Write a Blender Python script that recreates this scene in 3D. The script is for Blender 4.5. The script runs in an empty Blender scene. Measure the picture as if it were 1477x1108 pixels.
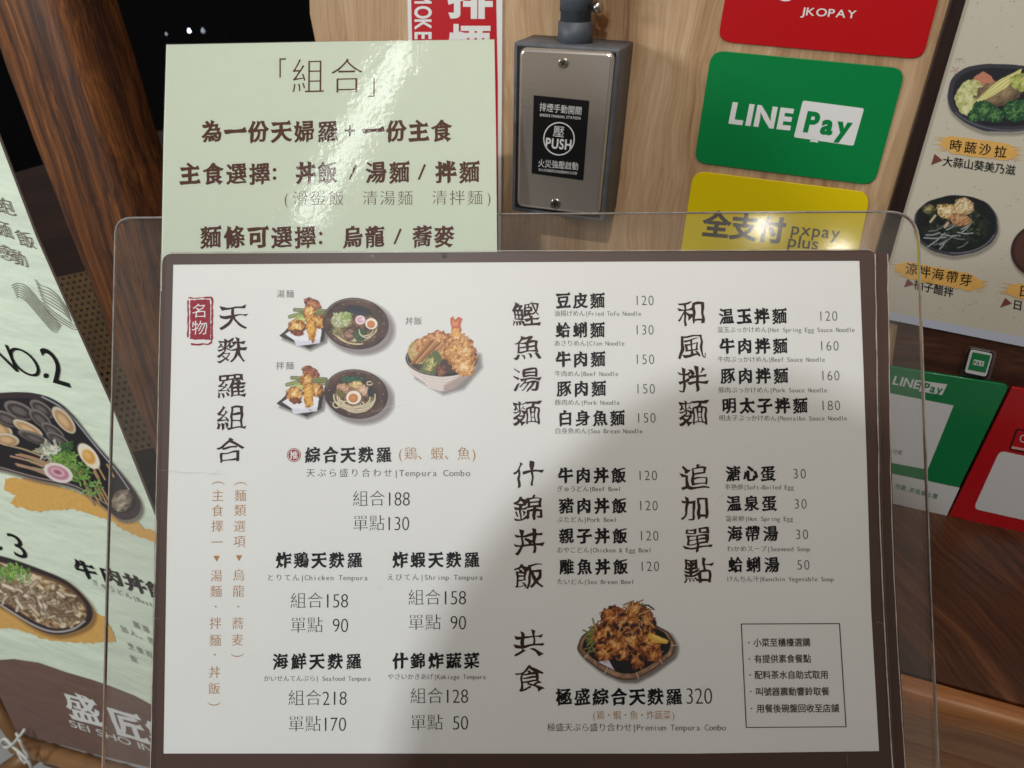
import bpy, math, random
import numpy as np
from mathutils import Vector, Matrix
random.seed(7)
scene = bpy.context.scene
COL = scene.collection

# ------------------------------------------------------------------ camera
W_, H_, F_ = 1477.0, 1108.0, 1060.0
CX, CY = 738.5, 554.0
PITCH = math.radians(32.3)
cam_d = bpy.data.cameras.new('camera')
cam = bpy.data.objects.new('camera', cam_d)
COL.objects.link(cam)
cam.location = (0, 0, 1.5)
cam.rotation_euler = (math.pi / 2 - PITCH, 0, 0)
cam_d.sensor_fit = 'HORIZONTAL'
cam_d.sensor_width = 36
cam_d.lens = F_ / W_ * 36
cam_d.clip_start = 0.01
cam_d.clip_end = 50
cam_d.dof.use_dof = True
cam_d.dof.focus_distance = 0.43
cam_d.dof.aperture_fstop = 15
scene.camera = cam
CAM = Matrix.Translation((0, 0, 1.5)) @ Matrix.Rotation(math.pi / 2 - PITCH, 4, 'X')
C3 = Vector((0, 0, 1.5))
R3 = CAM.to_3x3()

def c2w(x, y, z):
    return CAM @ Vector((x, y, z))

# ------------------------------------------------------------------ world and lamps (an interior)
world = bpy.data.worlds.new('World')
scene.world = world
world.use_nodes = True
bg = world.node_tree.nodes['Background']
bg.inputs[0].default_value = (1.0, 0.91, 0.87, 1)
bg.inputs[1].default_value = 0.165
scene.view_settings.view_transform = 'Standard'
scene.view_settings.look = 'None'
scene.view_settings.exposure = 0.12
scene.view_settings.gamma = 1.0

def area(name, loc, target, sx, sy, power, col, roll=0.0, spread=180):
    l = bpy.data.lights.new(name, 'AREA')
    l.shape = 'RECTANGLE'; l.size = sx; l.size_y = sy
    l.energy = power; l.color = col; l.spread = math.radians(spread)
    o = bpy.data.objects.new(name, l); COL.objects.link(o)
    d = (Vector(target) - Vector(loc)).normalized()
    o.matrix_world = Matrix.Translation(loc) @ d.to_track_quat('-Z', 'Y').to_matrix().to_4x4() @ Matrix.Rotation(roll, 4, 'Z')
    return o

MN = Vector((-0.007, 0.065, 0.998)).normalized()      # menu plane normal, camera axes
def mirror(px, py, L, n=MN, depth=0.42):
    r = Vector(((px - CX) / F_, -(py - CY) / F_, -1))
    p = r * depth
    r.normalize()
    q = r - 2 * r.dot(n) * n
    return c2w(*(p + q * L))

menu_mid = c2w(0, -0.07, -0.42)
# ceiling tube behind and left of the photographer: the key light, mirrored in the notice's film
k0, k1 = mirror(585, 40, 1.5), mirror(430, 330, 1.5)
kc = (k0 + k1) / 2
ax = (k1 - k0)
kd = (menu_mid - kc).normalized()
l = bpy.data.lights.new('ceiling_tube', 'AREA'); l.shape = 'RECTANGLE'
l.size = ax.length * 0.95; l.size_y = 0.05; l.energy = 0.75; l.color = (0.93, 1.0, 0.93)
o = bpy.data.objects.new('ceiling_tube', l); COL.objects.link(o)
zz = -kd; xx = (ax - ax.dot(zz) * zz).normalized(); yy = zz.cross(xx)
o.matrix_world = Matrix(((xx.x, yy.x, zz.x, kc.x), (xx.y, yy.y, zz.y, kc.y), (xx.z, yy.z, zz.z, kc.z), (0, 0, 0, 1)))
# small warm downlights mirrored in the acrylic panel
for px, py, s, e in ((1106, 322, 0.034, 0.16), (1216, 358, 0.03, 0.13)):
    p = mirror(px, py, 1.3)
    area('downlight', p, menu_mid, s, s, e, (1.0, 0.95, 0.80))
# the lamp above and behind the photographer, whose head shades the lower right of the menu
area('ceiling_downlight', c2w(-0.33, 0.40, 1.35), menu_mid, 0.035, 0.035, 9.8, (0.95, 0.98, 1.0))
# added soft fill from far left, brightening the banner and left of the menu
area('left_soft_fill', (-1.35, 0.02, 1.75), (-0.3, 0.45, 1.1), 0.3, 0.3, 8.2, (0.95, 1.0, 1.0))
# added warm fill from above, brightening the wall; stands for no known fixture
area('wall_fill', (0.15, 0.10, 2.4), (0.1, 0.60, 1.3), 0.25, 0.25, 3.3, (1.0, 0.86, 0.72))

# ------------------------------------------------------------------ planes
class Plane:
    def __init__(s, o, ex, n):
        s.o = Vector(o); s.n = Vector(n).normalized()
        ex = Vector(ex); s.ex = (ex - ex.dot(s.n) * s.n).normalized(); s.ey = s.n.cross(s.ex)
    def off(s, d):
        return Plane(s.o + s.n * d, s.ex, s.n)
    def hits(s, P):
        P = np.asarray(P, float).reshape(-1, 2)
        r = np.c_[(P[:, 0] - CX) / F_, -(P[:, 1] - CY) / F_, -np.ones(len(P))] @ np.array(R3).T
        n = np.array(s.n); t = (np.array(s.o - C3) @ n) / (r @ n)
        X = np.array(C3) + r * t[:, None] - np.array(s.o)
        return np.c_[X @ np.array(s.ex), X @ np.array(s.ey)]
    def world(s, px, py, z=0.0):
        u, v = s.hits([(px, py)])[0]
        return s.o + s.ex * u + s.ey * v + s.n * z

menu_p = Plane(c2w(0.0034, -0.0681, -0.4187), R3 @ Vector((1, 0.0067, 0)), R3 @ MN)
YAW = math.radians(20.6)
wex = Vector((math.cos(YAW), -math.sin(YAW), 0)); wn = Vector((-math.sin(YAW), -math.cos(YAW), 0))
wray = R3 @ Vector(((815 - CX) / F_, -(180 - CY) / F_, -1))
wall_p = Plane(C3 + wray * 0.575, wex, wn)

# ------------------------------------------------------------------ materials
def lin(c):
    return tuple(((x / 255) / 12.92 if x / 255 <= 0.04045 else ((x / 255 + 0.055) / 1.055) ** 2.4) for x in c) + (1,)

_m = {}
def mat(name, col, rough=0.5, var=0.0, vscale=30, bump=0.0, bscale=200, coat=0.0, metal=0.0, spec=0.5, aniso=(1, 1, 1), emis=0.0, croughness=0.1, col2=None, bdist=0.001):
    if name in _m: return _m[name]
    m = bpy.data.materials.new(name); m.use_nodes = True; _m[name] = m
    N, L = m.node_tree.nodes, m.node_tree.links
    b = N['Principled BSDF']
    b.inputs['Base Color'].default_value = lin(col)
    b.inputs['Roughness'].default_value = rough
    b.inputs['Metallic'].default_value = metal
    b.inputs['Specular IOR Level'].default_value = 0.2 if name.endswith('ink') else spec
    b.inputs['Coat Weight'].default_value = coat
    b.inputs['Coat Roughness'].default_value = croughness
    if emis:
        b.inputs['Emission Color'].default_value = lin(col); b.inputs['Emission Strength'].default_value = emis
    tc = N.new('ShaderNodeTexCoord'); mp = N.new('ShaderNodeMapping'); mp.inputs['Scale'].default_value = aniso
    L.new(tc.outputs['Object'], mp.inputs[0])
    if var:
        nz = N.new('ShaderNodeTexNoise'); nz.inputs['Scale'].default_value = vscale; nz.inputs['Detail'].default_value = 6
        nz.inputs['Roughness'].default_value = 0.65
        L.new(mp.outputs[0], nz.inputs[0])
        rp = N.new('ShaderNodeValToRGB'); rp.color_ramp.elements[0].position = 0.3; rp.color_ramp.elements[1].position = 0.72
        a = lin(col); k = col2 and lin(col2)
        rp.color_ramp.elements[0].color = k or tuple(x * (1 - var) for x in a[:3]) + (1,)
        rp.color_ramp.elements[1].color = tuple(min(1, x * (1 + var * 0.6)) for x in a[:3]) + (1,)
        L.new(nz.outputs[0], rp.inputs[0]); L.new(rp.outputs[0], b.inputs['Base Color'])
    if bump:
        nb = N.new('ShaderNodeTexNoise'); nb.inputs['Scale'].default_value = bscale; nb.inputs['Detail'].default_value = 4
        L.new(mp.outputs[0], nb.inputs[0])
        bp = N.new('ShaderNodeBump'); bp.inputs['Strength'].default_value = bump; bp.inputs['Distance'].default_value = bdist
        L.new(nb.outputs[0], bp.inputs['Height']); L.new(bp.outputs[0], b.inputs['Normal'])
        if coat: L.new(bp.outputs[0], b.inputs['Coat Normal'])
    return m

def wood(name, cols, sx=60, sy=4, rot=0.0, rough=0.5, coat=0.0, fine=1.0, bump=0.3, swirl=1.5, knots=0.0):
    """streaky grain along local y (after rot)"""
    m = bpy.data.materials.new(name); m.use_nodes = True; _m[name] = m
    N, L = m.node_tree.nodes, m.node_tree.links
    b = N['Principled BSDF']; b.inputs['Roughness'].default_value = rough; b.inputs['Coat Weight'].default_value = coat
    b.inputs['Coat Roughness'].default_value = 0.25
    tc = N.new('ShaderNodeTexCoord'); r0 = N.new('ShaderNodeMapping'); r0.inputs['Rotation'].default_value = (0, 0, rot)
    L.new(tc.outputs['Object'], r0.inputs[0])
    # slow warp so that the grain wanders
    wn_ = N.new('ShaderNodeTexNoise'); wn_.inputs['Scale'].default_value = 9; wn_.inputs['Detail'].default_value = 2
    L.new(r0.outputs[0], wn_.inputs[0])
    vs = N.new('ShaderNodeVectorMath'); vs.operation = 'SCALE'; vs.inputs['Scale'].default_value = 0.012 * swirl
    L.new(wn_.outputs[1], vs.inputs[0])
    va = N.new('ShaderNodeVectorMath'); va.operation = 'ADD'; L.new(r0.outputs[0], va.inputs[0]); L.new(vs.outputs[0], va.inputs[1])
    def lay(kx, ky, det):
        mp = N.new('ShaderNodeMapping'); mp.inputs['Scale'].default_value = (kx, ky, kx)
        L.new(va.outputs[0], mp.inputs[0])
        nz = N.new('ShaderNodeTexNoise'); nz.inputs['Scale'].default_value = 1; nz.inputs['Detail'].default_value = det
        nz.inputs['Roughness'].default_value = 0.6
        L.new(mp.outputs[0], nz.inputs[0]); return nz.outputs[0]
    n1, n2, n3 = lay(sx, sy, 5), lay(sx * 7, sy * 2.2, 3), lay(sx * 0.25, sy * 0.5, 2)
    def mth(op, a, c, v=None):
        x = N.new('ShaderNodeMath'); x.operation = op
        L.new(a, x.inputs[0])
        if v is None: L.new(c, x.inputs[1])
        else: x.inputs[1].default_value = v
        return x.outputs[0]
    t = mth('ADD', mth('MULTIPLY', n1, None, 0.45), mth('MULTIPLY', n2, None, 0.3 * fine))
    t = mth('ADD', t, mth('MULTIPLY', n3, None, 0.35))
    t = mth('MULTIPLY', t, None, 1 / (0.8 + 0.3 * fine))
    rp = N.new('ShaderNodeValToRGB'); e = rp.color_ramp.elements
    ps = np.linspace(0.36, 0.66, len(cols))
    while len(e) < len(cols): e.new(0.5)
    for i, c in enumerate(cols): e[i].position = ps[i]; e[i].color = lin(c)
    L.new(t, rp.inputs[0]); L.new(rp.outputs[0], b.inputs['Base Color'])
    bp = N.new('ShaderNodeBump'); bp.inputs['Strength'].default_value = bump; bp.inputs['Distance'].default_value = 0.0006
    L.new(n2, bp.inputs['Height']); L.new(bp.outputs[0], b.inputs['Normal'])
    return m

def film_mat(name, refl=0.5, rough=0.1, bump=0.4, bscale=60, tint=(1, 1, 1), dust_haze=0.0, dust_haze_col=(200, 200, 200), ior=1.45, fine=0.3, aniso=(1, 1, 1), mult=12):
    """clear plastic: transparent + glossy by Fresnel + a little pale diffuse haze"""
    m = bpy.data.materials.new(name); m.use_nodes = True; _m[name] = m
    N, L = m.node_tree.nodes, m.node_tree.links
    for n in list(N): N.remove(n)
    out = N.new('ShaderNodeOutputMaterial')
    tr = N.new('ShaderNodeBsdfTransparent'); tr.inputs[0].default_value = (*tint, 1)
    gl = N.new('ShaderNodeBsdfGlossy'); gl.inputs['Roughness'].default_value = rough
    fr = N.new('ShaderNodeFresnel'); fr.inputs[0].default_value = ior
    tc = N.new('ShaderNodeTexCoord'); mp = N.new('ShaderNodeMapping'); mp.inputs['Scale'].default_value = aniso
    L.new(tc.outputs['Object'], mp.inputs[0])
    n1 = N.new('ShaderNodeTexNoise'); n1.inputs['Scale'].default_value = bscale; n1.inputs['Detail'].default_value = 2
    n2 = N.new('ShaderNodeTexNoise'); n2.inputs['Scale'].default_value = bscale * mult; n2.inputs['Detail'].default_value = 2
    L.new(mp.outputs[0], n1.inputs[0]); L.new(tc.outputs['Object'], n2.inputs[0])
    ad = N.new('ShaderNodeMath'); ad.operation = 'MULTIPLY_ADD'; ad.inputs[1].default_value = fine
    L.new(n2.outputs[0], ad.inputs[0]); L.new(n1.outputs[0], ad.inputs[2])
    bp = N.new('ShaderNodeBump'); bp.inputs['Strength'].default_value = bump; bp.inputs['Distance'].default_value = 0.001
    L.new(ad.outputs[0], bp.inputs['Height']); L.new(bp.outputs[0], gl.inputs['Normal'])
    ml = N.new('ShaderNodeMath'); ml.operation = 'MULTIPLY'; ml.inputs[1].default_value = refl; L.new(fr.outputs[0], ml.inputs[0])
    mx = N.new('ShaderNodeMixShader'); L.new(ml.outputs[0], mx.inputs[0]); L.new(tr.outputs[0], mx.inputs[1]); L.new(gl.outputs[0], mx.inputs[2])
    if dust_haze:
        df = N.new('ShaderNodeBsdfDiffuse'); df.inputs[0].default_value = lin(dust_haze_col)
        dn = N.new('ShaderNodeTexNoise'); dn.inputs['Scale'].default_value = 45; dn.inputs['Detail'].default_value = 8; dn.inputs['Roughness'].default_value = 0.75
        L.new(tc.outputs['Object'], dn.inputs[0])
        mr = N.new('ShaderNodeMapRange'); mr.inputs[1].default_value = 0.3; mr.inputs[2].default_value = 0.75
        mr.inputs[3].default_value = dust_haze * 0.5; mr.inputs[4].default_value = dust_haze * 1.6; L.new(dn.outputs[0], mr.inputs[0])
        m2 = N.new('ShaderNodeMixShader'); L.new(mr.outputs[0], m2.inputs[0]); L.new(mx.outputs[0], m2.inputs[1]); L.new(df.outputs[0], m2.inputs[2])
        mx = m2
    L.new(mx.outputs[0], out.inputs[0])
    return m

def print_mat(name, rough=0.6, gain=1.0):
    if name in _m: return _m[name]
    m = bpy.data.materials.new(name); m.use_nodes = True; _m[name] = m
    N, L = m.node_tree.nodes, m.node_tree.links
    b = N['Principled BSDF']; b.inputs['Roughness'].default_value = rough
    at = N.new('ShaderNodeVertexColor'); at.layer_name = 'ink'
    L.new(at.outputs[0], b.inputs['Base Color']); L.new(at.outputs[1], b.inputs['Alpha'])
    return m

# ------------------------------------------------------------------ object helpers
def tag(o, label=None, cat=None, group=None, kind=None):
    if label: o['label'] = label
    if cat: o['category'] = cat
    if group: o['group'] = group
    if kind: o['kind'] = kind
    return o

class Thing:
    """an Empty at the thing's base on a plane; parts are built in its local frame"""
    def __init__(s, name, label, cat, plane, base, group=None):
        s.pl = plane; s.u0, s.v0 = plane.hits([base])[0]
        o = bpy.data.objects.new(name, None); o.empty_display_size = 0.02; COL.objects.link(o)
        org = plane.o + plane.ex * s.u0 + plane.ey * s.v0
        ex, ey, n = plane.ex, plane.ey, plane.n
        o.matrix_world = Matrix(((ex.x, ey.x, n.x, org.x), (ex.y, ey.y, n.y, org.y), (ex.z, ey.z, n.z, org.z), (0, 0, 0, 1)))
        tag(o, label, cat, group); s.ob = o; s.M = o.matrix_world.copy()
    def loc(s, P, z=0.0):
        """photo pixels -> local coords of the plane raised by z"""
        pl = s.pl.off(z) if z else s.pl
        h = pl.hits(P)
        return np.c_[h[:, 0] - s.u0, h[:, 1] - s.v0, np.full(len(h), z)]

def link_mesh(name, verts, faces, material, parent=None, kind=None, smooth=False, label=None):
    me = bpy.data.meshes.new(name)
    me.from_pydata([tuple(map(float, v)) for v in verts], [], [tuple(map(int, f)) for f in faces])
    if material: me.materials.append(material)
    if smooth: me.polygons.foreach_set('use_smooth', [True] * len(me.polygons))
    me.update()
    ob = bpy.data.objects.new(name, me); COL.objects.link(ob)
    if parent is not None: ob.parent = parent
    if kind: ob['kind'] = kind
    if label: ob['label'] = label
    return ob

_cu = bpy.data.curves.new('fill', 'CURVE'); _cu.dimensions = '2D'; _cu.fill_mode = 'BOTH'
_co = bpy.data.objects.new('fill', _cu); COL.objects.link(_co)
def fill(loops):
    """2-D fill of closed loops (holes allowed) -> verts Nx2, faces"""
    _cu.splines.clear()
    allp = np.concatenate(loops); c = allp.mean(0); sc = 100 / max(1e-9, np.abs(allp - c).max())
    for P in loops:
        s = _cu.splines.new('POLY'); s.points.add(len(P) - 1)
        q = np.zeros((len(P), 4)); q[:, :2] = (np.asarray(P) - c) * sc; q[:, 3] = 1
        s.points.foreach_set('co', q.ravel()); s.use_cyclic_u = True
    dg = bpy.context.evaluated_depsgraph_get(); dg.update()
    oe = _co.evaluated_get(dg); me = oe.to_mesh()
    v = np.zeros(len(me.vertices) * 3); me.vertices.foreach_get('co', v)
    v = v.reshape(-1, 3)[:, :2] / sc + c
    f = [tuple(p.vertices) for p in me.polygons]
    oe.to_mesh_clear()
    return v, f

def flat(name, loops, z, material, th, parent=None, kind=None, label=None):
    gm = [l for l in loops if isinstance(l, GM) and len(l.f)]; lp = [np.asarray(l, float) for l in loops if not isinstance(l, GM)]
    V, Fc, k = [], [], 0
    if lp:
        v, f = fill(lp); V.append(v); k = len(v); Fc += [tuple(t) for t in f]
    for g_ in gm:
        V.append(g_.v); Fc += [tuple(t + k) for t in g_.f]; k += len(g_.v)
    if not Fc: return None
    L3 = th.loc(np.concatenate(V), z); out = []
    for t in Fc:
        a, b, c = (L3[i] for i in t[:3])
        out.append(t if (b[0] - a[0]) * (c[1] - a[1]) - (b[1] - a[1]) * (c[0] - a[0]) > 0 else t[::-1])
    return link_mesh(name, L3, out, material, parent or th.ob, kind, label=label)

def rnd(pts, r, seg=6):
    pts = [np.array(p, float) for p in pts]; out = []
    n = len(pts)
    rs = r if isinstance(r, (list, tuple)) else [r] * n
    for i in range(n):
        a, p, b = pts[i - 1], pts[i], pts[(i + 1) % n]
        ri = rs[i]
        if ri <= 0: out.append(p); continue
        da, db = (a - p) / np.linalg.norm(a - p), (b - p) / np.linalg.norm(b - p)
        A, B = p + da * ri, p + db * ri
        for t in np.linspace(0, 1, seg + 1):
            out.append((1 - t) ** 2 * A + 2 * t * (1 - t) * p + t * t * B)
    return np.array(out)

def slab(name, loop, z0, z1, material, th, parent=None, side=None, bevel=0.0, kind=None, back=True, label=None):
    """prism: outline in photo pixels read at height z1, extruded back to z0 along the plane normal"""
    P = np.asarray(loop, float)
    T = th.loc(P, z1)[:, :2]
    ar = np.sum(T[:, 0] * np.roll(T[:, 1], -1) - np.roll(T[:, 0], -1) * T[:, 1])
    if ar < 0: T = T[::-1]
    return prism(name, T, z0, z1, material, parent or th.ob, side, bevel, kind, label)

def prism(name, T, z0, z1, material, parent, side=None, bevel=0.0, kind=None, label=None):
    n = len(T); T = np.asarray(T, float)
    d1 = np.roll(T, -1, 0) - T; d0 = T - np.roll(T, 1, 0)
    d1 /= np.linalg.norm(d1, axis=1)[:, None] + 1e-12; d0 /= np.linalg.norm(d0, axis=1)[:, None] + 1e-12
    nn = np.c_[d0[:, 1] + d1[:, 1], -(d0[:, 0] + d1[:, 0])]
    nn /= np.maximum(0.5, (nn ** 2).sum(1) / 2)[:, None] * 1.0 + 1e-9
    rings = [(T, z0)]
    if bevel:
        for k in (0, 1, 2):
            a = k / 2 * math.pi / 2
            rings.append((T - nn * bevel * (1 - math.cos(a)) * 0.9, z1 - bevel * (1 - math.sin(a))))
    else: rings.append((T, z1))
    v = np.concatenate([np.c_[q, np.full(n, z)] for q, z in rings]); f = []
    for k in range(len(rings) - 1):
        for i in range(n):
            j = (i + 1) % n; f.append((k * n + i, k * n + j, (k + 1) * n + j, (k + 1) * n + i))
    ns = len(f)
    f.append(tuple(range(n))[::-1]); f.append(tuple((len(rings) - 1) * n + i for i in range(n)))
    ob = link_mesh(name, v, f, material, parent, kind, label=label)
    if side:
        ob.data.materials.append(side)
        mi = [1] * ns + [0, 0]; ob.data.polygons.foreach_set('material_index', mi)
    if bevel:
        ob.data.polygons.foreach_set('use_smooth', [True] * ns + [False, False])
    return ob

def tube(name, pts, rad, material, parent=None, seg=12, kind=None, cap=True, M=None):
    pts = [Vector(p) for p in pts]; n = len(pts)
    rad = rad if isinstance(rad, (list, tuple)) else [rad] * n
    v, f = [], []
    up = Vector((0.3, 0.2, 0.93)).normalized()
    for i, p in enumerate(pts):
        d = (pts[min(i + 1, n - 1)] - pts[max(i - 1, 0)]).normalized()
        a = d.cross(up)
        if a.length < 0.1: a = d.cross(Vector((1, 0, 0)))
        a.normalize(); b = d.cross(a)
        for k in range(seg):
            t = 2 * math.pi * k / seg; v.append(p + (a * math.cos(t) + b * math.sin(t)) * rad[i])
    for i in range(n - 1):
        for k in range(seg):
            k2 = (k + 1) % seg; f.append((i * seg + k, i * seg + k2, (i + 1) * seg + k2, (i + 1) * seg + k))
    if cap: f.append(tuple(range(seg))[::-1]); f.append(tuple((n - 1) * seg + k for k in range(seg)))
    return link_mesh(name, v, f, material, parent, kind, smooth=True)

# ------------------------------------------------------------------ glyph outlines
_ft = bpy.data.curves.new('glyph', 'FONT'); _fo = bpy.data.objects.new('glyph', _ft); COL.objects.link(_fo)
_raw = {}
def raw(ch):
    if ch in _raw: return _raw[ch]
    _ft.body = ch
    dg = bpy.context.evaluated_depsgraph_get(); dg.update()
    oe = _fo.evaluated_get(dg); c = oe.to_curve(dg); loops = []
    for s in c.splines:
        bp = s.bezier_points; n = len(bp)
        if n < 2: continue
        co = np.zeros(n * 3); hl = np.zeros(n * 3); hr = np.zeros(n * 3)
        bp.foreach_get('co', co); bp.foreach_get('handle_left', hl); bp.foreach_get('handle_right', hr)
        co, hl, hr = (x.reshape(-1, 3)[:, :2] for x in (co, hl, hr)); out = []
        for i in range(n):
            a, b, h1, h2 = co[i], co[(i + 1) % n], hr[i], hl[(i + 1) % n]
            L = np.linalg.norm(b - a)
            if L < 1e-5: continue
            dev = abs(np.cross(b - a, h1 - a)) / L + abs(np.cross(b - a, h2 - a)) / L
            k = 1 if dev < 0.004 else (2 if dev < 0.015 else (4 if L < 0.25 else 6))
            for t in np.arange(k) / k:
                out.append((1 - t) ** 3 * a + 3 * (1 - t) ** 2 * t * h1 + 3 * (1 - t) * t * t * h2 + t ** 3 * b)
        if len(out) > 2: loops.append(np.array(out))
    oe.to_curve_clear()
    # orientation: make ink lie to the left (outer CCW, holes CW)
    A = [0.5 * np.sum(l[:, 0] * np.roll(l[:, 1], -1) - np.roll(l[:, 0], -1) * l[:, 1]) for l in loops]
    if loops and A[int(np.argmax(np.abs(A)))] < 0: loops = [l[::-1] for l in loops]; A = [-a for a in A]
    _raw[ch] = (loops, sum(A)); return _raw[ch]

from mathutils.geometry import delaunay_2d_cdt
def tri(loops):
    """triangulate crossing outlines by winding number"""
    if not loops: return np.zeros((0, 2)), []
    vs, es, k = [], [], 0
    for P in loops:
        n = len(P); vs += [Vector((float(a), float(b))) for a, b in P]; es += [(k + i, k + (i + 1) % n) for i in range(n)]; k += n
    v, _, f, *_r = delaunay_2d_cdt(vs, es, [], 0, 1e-5)
    v = np.array([(a.x, a.y) for a in v]); f = np.array([t for t in f if len(t) == 3], int)
    c = v[f].mean(1); wnd = np.zeros(len(c))
    for P in loops:
        A, B = P, np.roll(P, -1, 0)
        x, y = c[:, 0:1], c[:, 1:2]
        isl = (B[:, 0] - A[:, 0]) * (y - A[:, 1]) - (x - A[:, 0]) * (B[:, 1] - A[:, 1])
        wnd += ((A[:, 1] <= y) & (B[:, 1] > y) & (isl > 0)).sum(1) - ((A[:, 1] > y) & (B[:, 1] <= y) & (isl < 0)).sum(1)
    f = f[wnd > 0]
    return v, f

STY = {  # ax, ay: growth across x / y; cap: brush end size; wob: wobble; rise: slant of level strokes
    'sans': (0, 0, 0, 0, 0), 'bold': (0.030, 0.022, 0, 0, 0), 'semi': (0.012, 0.010, 0, 0, 0),
    'ming': (-0.012, -0.019, 0.7, 0.0, 0.02), 'thin': (-0.014, -0.017, 0.55, 0.0, 0.015),
    'song': (-0.004, -0.012, 0.8, 0.0, 0.02),
    'kai': (0.050, 0.026, 1.9, 0.006, 0.075), 'kai2': (0.012, 0.0, 1.3, 0.006, 0.06),
    'li': (0.006, 0.002, 2.3, 0.012, 0.0), 'hand': (-0.004, -0.004, 1.2, 0.012, 0.05),
    'heavy': (0.045, 0.040, 0, 0, 0),
}
_gl = {}
def glyph(ch, sty):
    key = (ch, sty)
    if key in _gl: return _gl[key]
    loops, area_ = raw(ch)
    ax_, ay_, cap, wob, rise = STY[sty]
    if sty in ('kai', 'heavy', 'bold', 'kai2') and ord(ch) > 0x2000:
        k = max(0.15, min(1.25, 1.55 - 2.6 * area_ ** 1.0))      # dense characters grow less
        ax_, ay_ = ax_ * k, ay_ * k
    rg = np.random.RandomState(ord(ch) % 9973); ph = rg.rand(6) * 6.28
    out = []
    for P in loops:
        P = P.copy()
        n = len(P)
        if cap and n > 3:
            Q = [p.copy() for p in P]; ins = {}
            for i in range(n):
                a, b = P[i], P[(i + 1) % n]; e = b - a; L = np.linalg.norm(e)
                if not 0.028 < L < 0.125: continue
                p0, p3 = P[i - 1], P[(i + 2) % n]
                e0, e3 = a - p0, p3 - b; l0, l3 = np.linalg.norm(e0), np.linalg.norm(e3)
                if l0 < 0.05 or l3 < 0.05: continue
                s0, s3 = np.cross(e0, e) / (l0 * L), np.cross(e, e3) / (L * l3)
                if s0 < 0.75 or s3 < 0.75: continue
                if np.dot(e0, e3) / (l0 * l3) > -0.7: continue
                d = np.array([e[1], -e[0]]) / L                # outward
                j = (i + 1) % n; c = cap * 0.03
                back = -d * min(0.10, 0.6 * min(l0, l3))
                if d[0] > 0.85:      # level stroke, right end: a at bottom, b at top
                    if sty in ('li',): Q[j] += (c * 0.9, c * 1.0); Q[i] += (0, 0.1 * c)
                    else: Q[j] += (-0.25 * c, c * 0.9); Q[i] += (c * 0.55, -0.25 * c)
                    ins[i] = (None, b + back)
                elif d[0] < -0.85:   # left end: a top, b bottom
                    Q[i] += (-0.3 * c, 0.25 * c); Q[j] += (0.35 * c, -0.35 * c)
                elif d[1] < -0.85:   # bottom end: a left, b right
                    Q[i] += (-0.05 * c, -0.7 * c) if sty != 'li' else (0, -.1 * c)
                    Q[j] += (-0.1 * c, 0.35 * c)
                elif d[1] > 0.85:    # top end: a right, b left
                    Q[j] += (-0.55 * c, 0.35 * c); Q[i] += (0.15 * c, -0.45 * c)
                elif d[0] < 0 and d[1] < 0:   # falling left: taper
                    m_ = (a + b) / 2; Q[i] = m_ + (a - m_) * 0.35 + d * 0.6 * c; Q[j] = m_ + (b - m_) * 0.35 + d * 0.9 * c
                elif d[0] > 0 and d[1] < 0:   # falling right: flare
                    g = 1.0 if sty != 'li' else 1.6
                    Q[j] += np.array((0.9, 0.25)) * c * g; Q[i] += np.array((-0.3, -0.6)) * c * g
                else:
                    m_ = (a + b) / 2; Q[i] = m_ + (a - m_) * 0.8 + d * 0.5 * c; Q[j] = m_ + (b - m_) * 0.8
            R = []
            for i in range(n):
                R.append(Q[i])
                if (i - 1) in ins and False: pass
                if i in ins: pass
            # back points keep the flare local
            R = []
            for i in range(n):
                R.append(Q[i])
                if (i - 1) % n in ins and ins[(i - 1) % n][1] is not None: R.append(ins[(i - 1) % n][1])
            P = np.array(R)
        # subdivide
        st = 0.07 if wob else 0.25; S = []
        for i in range(len(P)):
            a, b = P[i], P[(i + 1) % len(P)]; k = max(1, int(np.linalg.norm(b - a) / st))
            for t in range(k): S.append(a + (b - a) * t / k)
        P = np.array(S)
        if ax_ or ay_:
            d1 = np.roll(P, -1, 0) - P; d0 = P - np.roll(P, 1, 0)
            d1 /= np.linalg.norm(d1, axis=1)[:, None] + 1e-9; d0 /= np.linalg.norm(d0, axis=1)[:, None] + 1e-9
            n1 = np.c_[d1[:, 1], -d1[:, 0]]; n0 = np.c_[d0[:, 1], -d0[:, 0]]
            nn = (n0 + n1); nn /= np.maximum(0.6, (nn ** 2).sum(1) / 2)[:, None]
            mo = 1.0
            if sty in ('li', 'kai'):
                s_ = .016 if sty == 'li' else .008
                P = P + nn * (s_ * (np.sin(5.3 * P[:, 0] + 3.1 * P[:, 1] + ph[4]) * .6 + np.sin(9.1 * P[:, 0] - 7 * P[:, 1] + ph[5]) * .5))[:, None]
            P = P + nn * (ax_, ay_)
        if wob:
            x, y = P[:, 0] * 3.4, P[:, 1] * 3.4
            P = P + wob * np.c_[np.sin(2.1 * x + 3.3 * y + ph[0]) + 0.6 * np.sin(5.1 * y - 2 * x + ph[1]),
                                np.sin(2.7 * y + 1.9 * x + ph[2]) + 0.6 * np.sin(4.7 * x + 3 * y + ph[3])]
        if rise: P = P + np.c_[np.zeros(len(P)), (P[:, 0] - 0.5) * rise]
        if sty == 'li':
            P = P.copy(); x = P[:, 0] - 0.5; P[:, 1] = 0.38 + (P[:, 1] - 0.38) * 0.88 - 0.035 * np.sin((x + .5) * 6.28) - 0.01
        out.append(P)
    allp = np.concatenate(out) if out else np.zeros((1, 2))
    _gl[key] = (tri(out), allp[:, 0].min(), allp[:, 0].max())
    return _gl[key]

def adv(c): return 0.5 if ord(c) < 0x2000 else 1.0

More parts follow.
